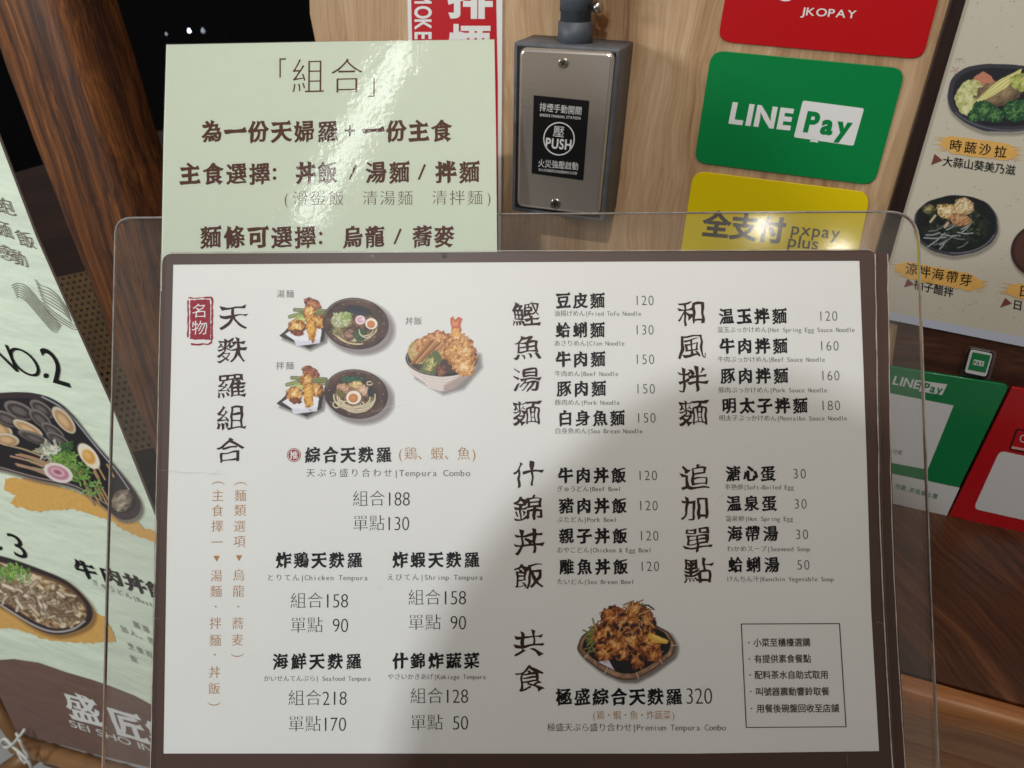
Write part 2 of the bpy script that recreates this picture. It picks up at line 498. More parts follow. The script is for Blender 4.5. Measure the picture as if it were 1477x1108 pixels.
def gloops(ch, sty, org, ux, uy, half=None):
    """glyph em square centred on org; ux, uy are em vectors in px (uy up)"""
    (v, f), x0, x1 = glyph(ch, sty)
    cx = 0.5 if ord(ch) > 0x2000 else (x0 + x1) / 2
    return [GM(np.array(org) + np.outer(v[:, 0] - cx, ux) + np.outer(v[:, 1] - 0.38, uy), f)]

class GM:
    def __init__(s, v, f): s.v, s.f = v, f

def line_loops(txt, p0, p1, h, sty, up=None, gw=None, natural=False):
    """txt from p0 to p1 (left-centre, right-centre, px) with em height h"""
    if sty == 'kai': h = h * .95
    p0, p1 = np.array(p0, float), np.array(p1, float); d = p1 - p0; Ln = np.linalg.norm(d); d = d / Ln
    up = np.array(up if up is not None else (d[1], -d[0]), float) * h
    if natural:
        ws = [(0.3 if c == ' ' else glyph(c, sty)[2] - glyph(c, sty)[1] + 0.1) for c in txt]
    else: ws = [adv(c) for c in txt]
    tot = sum(ws); pitch = Ln / tot; g = gw * h if gw else (pitch if natural else min(h * 1.02, pitch) * (.89 if sty == 'kai' else 1)); x = 0; r = []
    for c, w in zip(txt, ws):
        if c not in ' \u3000':
            gg = g
            if not natural and adv(c) == 0.5 and c not in '|/+:':
                _, a, b = glyph(c, sty); gg = min(g, 0.46 * pitch / max(0.2, b - a)) if (b - a) > 0.3 else g
            r += gloops(c, sty, p0 + d * (x + w / 2) * pitch, d * gg, up * (1.17 if c.isdigit() and sty in ('ming', 'thin') else 1))
        x += w
    return r

# ------------------------------------------------------------------ printed pictures (vertex colours on a fine flat grid)
class Cv:
    def __init__(s, x0, y0, x1, y1, r=1.4):
        s.x0, s.y0, s.r = x0, y0, r
        s.w, s.h = int((x1 - x0) * r) + 1, int((y1 - y0) * r) + 1
        s.X, s.Y = np.meshgrid(x0 + np.arange(s.w) / r, y0 + np.arange(s.h) / r)
        s.rgb = np.full((s.h, s.w, 3), 230.0); s.a = np.zeros((s.h, s.w))
    def noise(s, sc, seed=0, oc=3, kx=1.0, ky=1.0, ang=0.0):
        X = s.X * math.cos(ang) + s.Y * math.sin(ang); Y = -s.X * math.sin(ang) + s.Y * math.cos(ang)
        t = np.zeros_like(s.X); am, tot = 1.0, 0.0
        for o in range(oc):
            rg = np.random.RandomState(seed * 17 + o); G = rg.rand(64, 64)
            x, y = X / sc * kx * 2 ** o + 500, Y / sc * ky * 2 ** o + 500
            i, j = np.floor(x).astype(int), np.floor(y).astype(int); fx, fy = x - i, y - j
            fx, fy = fx * fx * (3 - 2 * fx), fy * fy * (3 - 2 * fy)
            g = lambda a, b: G[a % 64, b % 64]
            t += am * ((g(i, j) * (1 - fx) + g(i + 1, j) * fx) * (1 - fy) + (g(i, j + 1) * (1 - fx) + g(i + 1, j + 1) * fx) * fy)
            tot += am; am *= 0.55
        return t / tot
    def put(s, m, col):
        m = np.clip(m, 0, 1); col = np.broadcast_to(np.asarray(col, float), s.rgb.shape)
        na = m + s.a * (1 - m); k = np.where(na > 1e-6, m / np.maximum(na, 1e-6), 0)[..., None]
        s.rgb = s.rgb * (1 - k) + col * k; s.a = na
    def ed(s, cx, cy, rx, ry, ang=0):
        a = math.radians(ang); dx, dy = s.X - cx, s.Y - cy
        u, v = dx * math.cos(a) + dy * math.sin(a), -dx * math.sin(a) + dy * math.cos(a)
        return (np.sqrt((u / rx) ** 2 + (v / ry) ** 2) - 1) * min(rx, ry)
    def ell(s, cx, cy, rx, ry, col, ang=0, soft=1.0, nz=0, seed=0):
        d = s.ed(cx, cy, rx, ry, ang)
        if nz: d = d + (s.noise(5, seed) - 0.5) * nz
        m = np.clip(0.5 - d / soft, 0, 1); s.put(m, col); return m
    def pd(s, pts):
        P = np.asarray(pts, float); D = np.full(s.X.shape, 1e9); ins = np.zeros(s.X.shape, bool)
        for a, b in zip(P, np.roll(P, -1, 0)):
            e = b - a; t = np.clip(((s.X - a[0]) * e[0] + (s.Y - a[1]) * e[1]) / (e @ e + 1e-9), 0, 1)
            D = np.minimum(D, np.hypot(s.X - a[0] - t * e[0], s.Y - a[1] - t * e[1]))
            c = ((a[1] > s.Y) != (b[1] > s.Y)) & (s.X < (b[0] - a[0]) * (s.Y - a[1]) / (b[1] - a[1] + 1e-12) + a[0]); ins ^= c
        return np.where(ins, -D, D)
    def poly(s, pts, col, soft=1.0, nz=0, seed=0):
        d = s.pd(pts)
        if nz: d = d + (s.noise(5, seed) - 0.5) * nz
        m = np.clip(0.5 - d / soft, 0, 1); s.put(m, col); return m
    def ld(s, pts):
        P = np.asarray(pts, float); D = np.full(s.X.shape, 1e9)
        for a, b in zip(P[:-1], P[1:]):
            e = b - a; t = np.clip(((s.X - a[0]) * e[0] + (s.Y - a[1]) * e[1]) / (e @ e + 1e-9), 0, 1)
            D = np.minimum(D, np.hypot(s.X - a[0] - t * e[0], s.Y - a[1] - t * e[1]))
        return D
    def rod(s, pts, w, col, dark=0.55, soft=1.0):
        D = s.ld(pts); k = np.clip(D / (w / 2), 0, 1)[..., None]
        c = np.asarray(col, float) * (1 - (1 - dark) * k ** 2); s.put(0.5 - (D - w / 2) / soft, c)
    def curve(s, cx, cy, rx, ry, a0, a1, w, col, ang=0, dark=0.55):
        t = np.radians(np.linspace(a0, a1, 14)); a = math.radians(ang)
        u, v = rx * np.cos(t), ry * np.sin(t)
        s.rod(np.c_[cx + u * math.cos(a) - v * math.sin(a), cy + u * math.sin(a) + v * math.cos(a)], w, col, dark)
    def ramp(s, n, cols, lo=0.25, hi=0.78):
        t = np.clip((n - lo) / (hi - lo), 0, 1) * (len(cols) - 1); i = np.minimum(t.astype(int), len(cols) - 2); f = (t - i)[..., None]
        C = np.array(cols, float); return C[i] * (1 - f) + C[i + 1] * f
    def fried(s, cx, cy, rx, ry, ang=0, seed=1, cols=None, sc=4.5, rough=4.0):
        cols = cols or [(70, 32, 14), (150, 84, 28), (205, 143, 62), (226, 178, 100), (246, 220, 160)]
        d = s.ed(cx, cy, rx, ry, ang); n = s.noise(sc, seed, 4); gy, gx = np.gradient(n)
        sh = np.clip(0.5 - (gx + gy) * 3.2, 0, 1)
        body = np.clip(1 - (d / min(rx, ry) + 1), 0, 1)
        v = 0.46 * n + 0.34 * sh + 0.26 * body
        m = np.clip(0.5 - (d + (s.noise(4, seed + 9) - 0.5) * rough) / 1.1, 0, 1)
        s.put(m, s.ramp(v, cols, 0.28, 0.72)); return m
    def tex(s, m, cols, sc=5, seed=3, kx=1, ky=1, ang=0, lo=0.25, hi=0.75):
        s.put(m, s.ramp(s.noise(sc, seed, 4, kx, ky, ang), cols, lo, hi))
    def emboss(s, k=0.25):
        L = s.rgb.mean(-1); gy, gx = np.gradient(L); s.rgb = np.clip(s.rgb - np.clip((gx + gy), -60, 60)[..., None] * k, 0, 255)
    def build(s, name, z, material, th, parent=None, clip=None):
        P = np.c_[s.X.ravel(), s.Y.ravel()]
        L3 = th.loc(P, z); idx = np.arange(s.w * s.h).reshape(s.h, s.w)
        q = np.stack([idx[:-1, :-1], idx[1:, :-1], idx[1:, 1:], idx[:-1, 1:]], -1).reshape(-1, 4)
        A = s.a.ravel(); keep = A[q].max(1) > 0.01
        if clip is not None:
            s2 = s.pd(clip).ravel() < 0; keep &= s2[q].all(1)
        q = q[keep]; used = np.unique(q); mp = -np.ones(len(P), int); mp[used] = np.arange(len(used)); q = mp[q]
        me = bpy.data.meshes.new(name); me.vertices.add(len(used)); me.vertices.foreach_set('co', L3[used].ravel())
        me.loops.add(q.size); me.loops.foreach_set('vertex_index', q.ravel())
        me.polygons.add(len(q)); me.polygons.foreach_set('loop_start', np.arange(0, q.size, 4)); me.polygons.foreach_set('loop_total', np.full(len(q), 4))
        ca = me.color_attributes.new('ink', 'FLOAT_COLOR', 'POINT')
        x = np.clip(s.rgb.reshape(-1, 3)[used] / 255, 0, 1) ** 0.86 * 1.02; x = np.clip(x, 0, 1); x = np.where(x <= 0.04045, x / 12.92, ((x + 0.055) / 1.055) ** 2.4)
        ca.data.foreach_set('color', np.c_[x, A[used]].ravel()); me.materials.append(material); me.update(); me.validate()
        ob = bpy.data.objects.new(name, me); COL.objects.link(ob); ob.parent = parent or th.ob
        return ob

GOLD = None
NOOD = (238, 222, 180)

# ------------------------------------------------------------------ materials in use
M_INK = mat('black_ink', (24, 22, 24), 0.55)
M_BRN = mat('dark_brown_ink', (58, 38, 34), 0.55)
M_GREY = mat('grey_ink', (74, 70, 70), 0.6)
M_GOLD = mat('gold_ink', (182, 134, 84), 0.55)
M_RED = mat('seal_red_ink', (158, 44, 62), 0.55, var=0.18, vscale=300)
M_PAPER = mat('white_paper', (233, 234, 231), 0.55, var=0.02, vscale=14, bump=0.05, bscale=260)
M_WHITE = mat('white_print', (235, 235, 232), 0.5)
M_BOARD = mat('brown_card_border', (80, 58, 50), 0.5, var=0.08, vscale=18, bump=0.05, bscale=500)
M_NOTE = mat('mint_notice_paper', (220, 231, 211), 0.6, var=0.02, vscale=120)
M_NINK = mat('notice_brown_ink', (92, 56, 42), 0.5)
M_PRINT = print_mat('printed_picture')
M_FILM = film_mat('laminating_film', refl=0.30, rough=0.42, bump=0.5, bscale=16, ior=1.4, fine=0.03)
M_NFILM = film_mat('glossy_notice_film', refl=0.75, rough=0.06, bump=0.15, bscale=60, ior=1.45, fine=0.32, mult=6, aniso=(1, 0.8, 1))
M_EDGE = mat('film_edge', (190, 178, 165), 0.25, spec=0.8, var=0.5, vscale=90)
M_DARKHOLE = mat('rivet_metal', (52, 40, 34), 0.45, metal=0.6)

# ================================================================== the menu board
menu = Thing('menu_board', 'large white laminated menu with brown border and dish list, front sheet on the clear stand', 'menu', menu_p, (750, 1108))
second = Thing('menu_board', 'brown bordered sheet showing only as a strip behind the right edge of the front menu', 'menu', menu_p.off(-0.0016), (760, 1108))
front_out = rnd([(234, 366), (1260, 361), (1265, 520), (1272, 800), (1289, 1120), (217, 1122), (226, 760), (232, 480)], [15, 9, 0, 0, 14, 14, 0, 0])
back_out = rnd([(300, 368), (1279, 364), (1284, 600), (1291, 830), (1308, 1124), (300, 1124)], [0, 9, 0, 0, 14, 0])
slab('brown_card', back_out, -0.0007, 0.0, M_BOARD, second, side=M_EDGE)
slab('brown_card', front_out, -0.0007, 0.0, M_BOARD, menu, side=M_EDGE)
paper = [(250, 382), (560, 379.5), (900, 377.5), (1239.5, 376.5), (1245, 520), (1250, 660), (1256.5, 880), (1268, 1083.5), (1000, 1087), (236, 1087), (241, 760), (246, 560)]
slab('paper_sheet', paper, 0.0, 0.00022, M_PAPER, menu)
Z = 0.00034
def lean(x): return -0.02 + 0.06 * (x - 240) / 1000
def mline(name, txt, x0, x1, y0, h, sty='kai', m=None, y1=None, gw=None, up=None):
    y1 = y0 if y1 is None else y1
    xm = (x0 + x1) / 2; u = up or (-lean(xm), -1.0)
    return flat(name, line_loops(txt, (x0, y0), (x1, y1), h, sty, up=u, gw=gw), Z, m or M_INK, menu)
def mcol(name, items, sz, sty, m, wx=1.0):
    lp = []
    for ch, x, y in items:
        lp += gloops(ch, sty, (x, y), (sz * wx, 0), (-lean(x) * sz, -sz))
    return flat(name, lp, Z, m, menu)
# section titles
mcol('section_title', list(zip('天麩羅組合', (336, 334, 333, 333, 331), (457, 505, 556, 602, 649))), 43, 'li', M_BRN)
mcol('section_title', list(zip('鰹魚湯麵', (758.6, 760.5, 759, 759.7), (453, 500.8, 547.3, 595))), 42, 'li', M_BRN)
mcol('section_title', list(zip('和風拌麵', (997.7, 998, 999, 1000), (451, 499, 547, 594.7))), 44, 'li', M_BRN)
mcol('section_title', list(zip('什錦丼飯', (761, 762, 762, 762.6), (683.5, 733, 781, 830))), 45, 'li', M_BRN)
mcol('section_title', list(zip('共食', (762, 763.5), (927, 977.5))), 45, 'li', M_BRN)
mcol('section_title', list(zip('追加單點', (1002.6, 1003, 1006, 1006.7), (688, 732, 778, 822.6))), 44, 'li', M_BRN)
# gold vertical notes
def arc_loop(cx, cy, rx, ry, up, w=1.1):
    t = np.linspace(0.12, 0.88, 14) * math.pi; s = -1 if up else 1
    o = np.c_[cx - rx * np.cos(t), cy + s * ry * np.sin(t)]; i = np.c_[cx - rx * np.cos(t), cy + s * (ry * np.sin(t) - w * np.sin(t) - 0.25)]
    return np.concatenate([o, i[::-1]])
def gold_col(items, name):
    lp = []
    for ch, x, y in items:
        if ch == '(': lp.append(arc_loop(x, y + 3, 10, 7, True))
        elif ch == ')': lp.append(arc_loop(x, y - 3, 10, 7, False))
        elif ch == '▼': lp.append(np.array([(x - 4.5, y - 4), (x + 4.5, y - 4), (x, y + 4.5)]))
        elif ch == '・': t = np.linspace(0, 6.28, 9)[:-1]; lp.append(np.c_[x + 1.3 * np.cos(t), y + 1.3 * np.sin(t)])
        else: lp += gloops(ch, 'song', (x, y), (18, 0), (0.4, -18.5))
    flat(name, lp, Z, M_GOLD, menu)
gold_col(list(zip('(麵類選項▼烏龍・蕎麦)', np.linspace(347, 342, 12), (699.6, 714.8, 736, 759, 781, 805, 829.6, 852.6, 875, 899, 923, 943.6))), 'vertical_note')
gold_col(list(zip('(主食擇一▼湯麵・拌麵・丼飯)', np.linspace(314.5, 308.5, 15), (698.8, 714.8, 736.5, 759, 782, 805.8, 830.5, 853, 875, 899, 923.7, 944.5, 969.6, 993, 1013.8))), 'vertical_note')
gold_col([(')', 308.4, 1013.8)], 'vertical_note') if False else None
# picture captions
mline('caption', '湯麵', 398, 425, 424, 12, 'song', M_GREY)
mline('caption', '拌麵', 397, 425, 527.5, 12, 'song', M_GREY)
mline('caption', '丼飯', 584, 609, 463, 12, 'song', M_GREY)
# tempura sets
K = [('綜合天麩羅', 438, 566, 656, 25), ('炸鶏天麩羅', 396, 524, 808, 25), ('炸蝦天麩羅', 564, 693, 807.5, 25),
     ('海鮮天麩羅', 391, 523, 954, 25), ('什錦炸蔬菜', 564, 693, 953, 25)]
for t, a, b, y, h in K: mline('dish_name', t, a, b, y, h, 'kai', M_INK)
mline('dish_note', '(鶏、蝦、魚)', 573, 688, 654, 20, 'song', M_GOLD)
for t, a, b, y, h in (('天ぷら盛り合わせ|Tempura Combo', 440, 679, 682, 13), ('とりてん|Chicken Tempura', 384, 531, 833, 10.5),
                      ('えびてん|Shrimp Tempura', 557, 697, 832.5, 10.5), ('かいせんてんぷら| Seafood Tempura', 380, 535, 978.5, 9.5),
                      ('やさいかきあげ|Kakiage Tempura', 559, 701, 976, 9.5)):
    mline('subtitle', t, a, b, y, h, 'song', M_GREY)
for t, a, b, y in (('組合188', 508, 592, 719), ('單點130', 508, 591, 754.5), ('組合158', 418, 503, 866), ('組合158', 588, 673, 861.5),
                   ('單點 90', 418, 503, 901.5), ('單點 90', 588, 673, 897.5), ('組合218', 415, 501, 1006.5), ('組合128', 591, 676, 1003.5),
                   ('單點170', 415, 500, 1044), ('單點 50', 591, 676, 1042)):
    mline('price', t, a, b, y, 25, 'ming', M_INK, y1=y - 0.6)
# noodle, rice and side lists: name, x0, x1, y, price, px0, px1, py, subtitle, sx0, sx1, sy
ROWS = [('豆皮麵', 800, 874, 433.6, '120', 914, 944, 432.5, '油揚げめん|Fried Tofu Noodle', 799, 925, 452),
        ('蛤蜊麵', 800, 874, 476, '130', 914, 944, 475, 'あさりめん|Clam Noodle', 799, 901, 495),
        ('牛肉麵', 800, 875, 518, '150', 914, 945, 517.5, '牛肉めん|Beef Noodle', 800, 892, 539),
        ('豚肉麵', 801, 876, 560.5, '150', 915, 946, 560, '豚肉めん|Pork Noodle', 800, 894, 580.5),
        ('白身魚麵', 803, 903, 603, '150', 916, 947, 602, '白身魚めん|Sea Bream Noodle', 800, 927, 621.5),
        ('温玉拌麵', 1035, 1137, 456, '120', 1179, 1209, 455, '温玉ぶっかけめん|Hot Spring Egg Sauce Noodle', 1034, 1233, 475.5),
        ('牛肉拌麵', 1036, 1138, 499, '160', 1180, 1211, 498, '牛肉ぶっかけめん|Beef Sauce Noodle', 1035, 1190, 518.3),
        ('豚肉拌麵', 1037, 1139, 542, '160', 1182, 1212, 541, '豚肉ぶっかけめん|Pork Sauce Noodle', 1036, 1193, 562.5),
        ('明太子拌麵', 1039, 1167, 585, '180', 1182, 1213, 584, '明太子ぶっかけめん|Mentaiko Sauce Noodle', 1037, 1222, 603),
        ('牛肉丼飯', 803, 905, 685.5, '120', 918, 949, 685, 'ぎゅうどん|Beef Bowl', 803, 896, 705),
        ('豬肉丼飯', 804, 906, 729.5, '120', 919, 950, 728.5, 'ぶたどん|Pork Bowl', 803, 890, 749.3),
        ('親子丼飯', 804, 907, 773, '120', 920, 951, 772, 'おやこどん|Chicken & Egg Bowl', 803, 940, 793.3),
        ('雕魚丼飯', 804, 908, 817.5, '120', 921, 952, 816, 'たいどん|Sea Bream Bowl', 803, 915, 839),
        ('溏心蛋', 1045, 1120, 683, '30', 1142, 1164, 682.5, '半熟卵|Soft-Boiled Egg', 1045, 1145, 702.5),
        ('温泉蛋', 1046, 1122, 726, '30', 1144, 1165, 726, '温泉卵|Hot Spring Egg', 1046, 1144, 748),
        ('海帶湯', 1047, 1124, 769.5, '30', 1146, 1167, 770, 'わかめスープ|Seaweed Soup', 1048, 1169, 791.6),
        ('蛤蜊湯', 1048, 1126, 814.5, '50', 1148, 1169, 814, 'けんちん汁|Kenchin Vegetable Soup', 1048, 1203, 835)]
for n, a, b, y, p, pa, pb, py, s, sa, sb, sy in ROWS:
    mline('dish_name', n, a, b, y, 24.5, 'kai', M_INK)
    mline('price', p, pa, pb, py, 17.5, 'thin', M_GREY, gw=1.0)
    mline('subtitle', s, sa, sb, sy, 9.3, 'song', M_GREY)
mline('dish_name', '極盛綜合天麩羅', 800, 985, 1005, 26.5, 'kai', M_INK)
mline('price', '320', 988, 1028, 1002.6, 29, 'ming', M_INK)
mline('dish_note', '(鶏・蝦・魚・炸蔬菜)', 854, 974, 1031.4, 14, 'song', M_GOLD)
mline('subtitle', '極盛天ぷら盛り合わせ|Premium Tempura Combo', 789, 1047, 1049, 12.5, 'song', M_GREY)
# notice box
q = [(1068.5, 899.5), (1211.5, 899), (1221, 1049), (1075.7, 1050)]
qi = [(1069.9, 900.8), (1210.2, 900.3), (1219.6, 1047.8), (1077, 1048.8)]
flat('notice_frame', [q, qi], Z, M_BRN, menu)
for t, a, b, y, dx in (('小菜至櫃檯選購', 1086.5, 1169, 927, 1080), ('有提供素食餐點', 1087.5, 1170, 950.5, 1081), ('配料茶水自助式取用', 1088, 1195, 973.6, 1082),
                       ('叫號器震動響鈴取餐', 1089.5, 1196.5, 997.7, 1083), ('用餐後碗盤回收至店舖', 1091, 1210.5, 1022, 1084)):
    lp = line_loops(t, (a, y), (b, y - 0.5), 13, 'semi', up=(-0.035, -1))
    k = np.linspace(0, 6.28, 9)[:-1]; lp.append(np.c_[dx + 1.1 * np.cos(k), y + 1.1 * np.sin(k)])
    flat('notice_line', lp, Z, M_BRN, menu)
# red seal
def rough_loop(pts, amp, step, seed):
    rg = np.random.RandomState(seed); P = np.asarray(pts, float); out = []
    for a, b in zip(P, np.roll(P, -1, 0)):
        k = max(1, int(np.linalg.norm(b - a) / step))
        for t in range(k): out.append(a + (b - a) * t / k + rg.randn(2) * amp)
    return np.array(out)
seal = flat('seal', [rough_loop([(274.5, 433), (303, 431.5), (303.8, 490), (274, 489.5)], 0.45, 3, 5)], Z, M_RED, menu)
flat('seal_frame', [rough_loop([(271, 429), (305, 428), (307.5, 431), (307, 495), (303, 497.5), (276, 498), (275, 495.5), (300, 495.5), (304, 493), (305, 432), (303, 430.2), (272.5, 431)], 0.4, 4, 8)], Z, M_RED, menu, parent=seal)
flat('seal_frame', [rough_loop([(270.5, 433), (272.5, 433), (272, 488), (270, 486)], 0.3, 4, 9)], Z, M_RED, menu, parent=seal)
for ch, x, y in (('名', 288, 448), ('物', 288, 472.5)):
    flat('seal_character', gloops(ch, 'hand', (x, y), (24, 0), (0, -22)), Z + 0.0001, M_WHITE, menu, parent=seal)
# recommended badge
k = np.linspace(0, 2 * math.pi, 33)[:-1]; cir = lambda x, y, r: np.c_[x + r * np.cos(k), y + r * np.sin(k)]
bad = flat('round_badge', [cir(424, 656.5, 10), cir(424, 656.5, 9.1), cir(424, 656.5, 8)], Z, M_RED, menu)
flat('badge_character', gloops('推', 'bold', (424, 656.5), (12.5, 0), (0, -12.5)), Z + 0.0001, M_WHITE, menu, parent=bad)
# rivet in the border
rv = cir(640.5, 368.5, 3.4); slab('rivet', rv, 0.0, 0.0006, M_DARKHOLE, menu, bevel=0.0003)
flat('crop_mark', [[(1120, 1086), (1121, 1086), (1122, 1108), (1121, 1108)]], Z, M_EDGE, menu) if False else None

# ------------------------------------------------------------------ dish pictures on the menu
BR = [(38, 22, 20), (66, 40, 34), (90, 58, 48)]
def tray(c, dx, dy, seed):
    o = lambda *p: [(x + dx, y + dy) for x, y in p]
    c.poly(o((408, 489), (448, 505), (470, 494), (476, 470), (420, 470)), (120, 112, 112), soft=7)
    c.poly(o((403, 484.5), (420, 469), (472, 466), (467, 491), (446, 503)), (34, 28, 28), nz=1)
    c.poly(o((406.5, 483.5), (420, 472), (440, 468), (440, 490), (428, 492)), (62, 54, 52))
    c.poly(o((411, 482), (424, 473), (462, 470), (464, 478), (461, 495), (427, 499.5), (424.5, 491)), (232, 233, 240), nz=0.8)
    c.poly(o((424.5, 491), (427, 499.5), (461, 495), (462, 489), (440, 492)), (212, 214, 228), nz=0.6)
    for a, b, w, cc in (((425, 447), (474, 449), 5, (132, 142, 84)), ((418, 457), (450, 448), 5, (148, 158, 92)), ((436, 453), (474, 451), 4.5, (116, 130, 72)), ((430, 461), (472, 455), 4.5, (142, 148, 88))):
        c.rod(o(a, b), w, cc)
    c.fried(451 + dx, 439 + dy, 13, 8, 25, seed + 1, [(60, 24, 18), (120, 62, 42), (168, 98, 66), (196, 136, 96)], 4)
    c.fried(461 + dx, 464 + dy, 9, 10, 0, seed + 2)
    c.poly(o((420, 466), (428, 456), (444, 452), (446, 460), (436, 466)), (158, 176, 92), nz=1.5); c.poly(o((424, 464), (432, 459), (444, 456), (438, 464)), (196, 208, 132), nz=1)
    c.fried(428.5 + dx, 471 + dy, 12.5, 11, 0, seed + 3)
    c.fried(430 + dx, 480 + dy, 9, 4.5, 10, seed + 4, [(60, 22, 14), (110, 50, 22), (150, 80, 36)], 3)
    c.fried(446 + dx, 452 + dy, 9, 13, 0, seed + 5, sc=4)
    c.fried(449 + dx, 473 + dy, 7.5, 20, -4, seed + 6, [(120, 66, 18), (190, 124, 40), (222, 164, 66), (240, 200, 110)], 4)
def bowl_base(c, cx, cy, rx, ry, ang):
    c.ell(cx + 6, cy + 6, rx + 1, ry + 1, (140, 132, 132), ang, soft=9)
    m = c.ell(cx, cy, rx, ry, (30, 22, 22), ang)
    c.tex(np.clip(0.5 - c.ed(cx, cy, rx - 1.2, ry - 1.2, ang), 0, 1), [(38, 24, 22), (70, 46, 38), (92, 64, 52)], 14, 4)
    c.curve(cx, cy, rx - 1.6, ry - 1.6, 185, 290, 1.3, (128, 110, 100), ang, 0.8)
    c.ell(cx + 1, cy + 1, rx * .78, ry * .78, (62, 40, 33), ang, soft=9)
    c.ell(cx - 1.5, cy + 2, rx * .70, ry * .70, (40, 27, 23), ang, soft=6)
    for i in range(10):
        a = i * 2.4; c.ell(cx + rx * .85 * math.cos(a), cy + ry * .85 * math.sin(a), 1.1, 0.7, (150, 128, 116), soft=1.2)
def egg(c, x, y, r, ang=0):
    c.ell(x + .8, y + 1, r + .6, r * .92 + .6, (70, 55, 45), ang, soft=2); c.ell(x, y, r, r * .9, (240, 232, 214), ang); c.ell(x - .5, y + .8, r * .62, r * .58, (188, 104, 52), ang, soft=1.5)
    c.ell(x - .8, y + .4, r * .4, r * .36, (208, 130, 74), ang, soft=2)
rg = np.random.RandomState(3)
def noodles(c, cx, cy, rx, ry, a0, a1, n, w=2.4, seed=0):
    g = np.random.RandomState(seed)
    for i in range(n):
        r = 0.72 + 0.3 * g.rand(); s = a0 + (a1 - a0) * g.rand() * .8
        c.curve(cx + g.randn() * 1.2, cy + g.randn() * 1.2, rx * r, ry * r, s, s + 35 + 60 * g.rand(), w, (240 - 25 * g.rand(), 224 - 28 * g.rand(), 184 - 35 * g.rand()), 8 + 14 * g.randn() * 0.4, 0.5)
def sprig(c, cx, cy, r, n, col, w=1.4, seed=0, ln=3.0, ry=None):
    g = np.random.RandomState(seed); ry = ry or r
    for i in range(n):
        a = g.rand() * 6.28; q = math.sqrt(g.rand()); x, y = cx + r * q * math.cos(a), cy + ry * q * math.sin(a); b = g.rand() * 6.28; k = .7 + .55 * g.rand()
        c.rod([(x, y), (x + ln * math.cos(b), y + ln * math.sin(b))], w, tuple(min(255, v * k) for v in col), 0.6)
# soup noodle set
c = Cv(392, 420, 572, 516, 1.7)
tray(c, 0, 0, 20); bowl_base(c, 513, 466.8, 47.8, 36.8, 9)
c.tex(np.clip(.5 - c.ed(513, 472, 34, 24, 8) / 3, 0, 1), [(52, 34, 24), (92, 62, 40), (128, 98, 64)], 6, 5)
noodles(c, 513, 473, 31, 22, 20, 150, 9, 2.2, 4); noodles(c, 516, 470, 32, 22, -60, 10, 4, 2.0, 5)
c.ell(517, 448, 19, 7, (22, 26, 34), 12, nz=3, seed=3); c.ell(503, 450, 7, 4, (28, 34, 38), 0, nz=3)
for i in range(9): c.rod([(503 + i * 3, 446 + i * .7), (507 + i * 3, 452 + i * .6)], 1.2, (44, 52, 62))
c.ell(492, 462, 15, 11, (150, 168, 100), -20, nz=5, seed=7, soft=2); sprig(c, 492, 461, 13, 130, (222, 230, 176), 1.5, 8, 3.2, 10); sprig(c, 500, 456, 8, 30, (170, 200, 100), 1.4, 9, 3)
c.fried(504, 483, 9.5, 8.5, 0, 31, [(52, 26, 22), (98, 62, 50), (140, 98, 80), (176, 140, 120)], 4)
c.ell(487, 479, 9, 5, (96, 88, 48), 30, nz=4, soft=2); sprig(c, 487, 479, 8, 26, (156, 146, 92), 1.3, 19, 4, 5)
c.ell(520, 483, 8.5, 9, (26, 54, 34), 0, nz=4, seed=5); sprig(c, 520, 483, 8, 60, (52, 98, 58), 1.3, 10, 3)
noodles(c, 528, 477, 12, 10, 0, 120, 3, 2, 9)
c.ell(519.7, 461.5, 7.2, 6.6, (238, 214, 224)); c.curve(519.7, 461.5, 3.4, 3, 30, 300, 1.3, (214, 130, 164)); c.ell(519.5, 461.5, 1.2, 1.2, (222, 150, 180))
egg(c, 535.5, 467, 9, 15)
c.emboss(0.12)
c.build('printed_dish', Z, M_PRINT, menu)
# dry noodle set
c = Cv(388, 516, 570, 618, 1.7)
tray(c, -4, 98, 50); bowl_base(c, 513.5, 568.4, 46.3, 35.3, 9)
c.tex(np.clip(.5 - c.ed(511, 573, 28, 22, 8) / 3, 0, 1), [(60, 38, 26), (112, 78, 50), (168, 132, 88)], 5, 6)
noodles(c, 511, 572, 29, 22, 10, 175, 24, 2.4, 14); noodles(c, 512, 570, 30, 20, -20, 40, 4, 2.2, 15)
for x in (485, 492, 499, 515, 520): c.curve(x, 582 + (x % 3), 5, 4, 0, 330, 1.9, NOOD, 20)
c.ell(508, 547, 14, 4, (24, 62, 44), 5, nz=3); sprig(c, 508, 547.5, 15, 60, (44, 108, 72), 1.3, 12, 2.6, 4)
c.fried(495, 560, 11, 7, 15, 61, [(90, 52, 40), (150, 102, 78), (196, 152, 120), (224, 190, 160)], 4)
c.fried(523, 563, 13, 9, 20, 62, [(96, 56, 40), (160, 112, 84), (206, 166, 134), (230, 204, 176)], 4)
c.ell(534, 566, 5, 7, (24, 32, 38), -20, nz=3); c.ell(491, 568, 6, 5, (98, 92, 48), 10, nz=3, soft=2)
c.fried(513.5, 554.5, 8, 5.5, 0, 63, [(160, 124, 64), (214, 184, 116), (238, 218, 160)], 3)
egg(c, 510, 573.5, 11, -5)
c.curve(533, 553, 4, 2.5, 0, 300, 1.8, NOOD)
c.emboss(0.12)
c.build('printed_dish', Z, M_PRINT, menu)
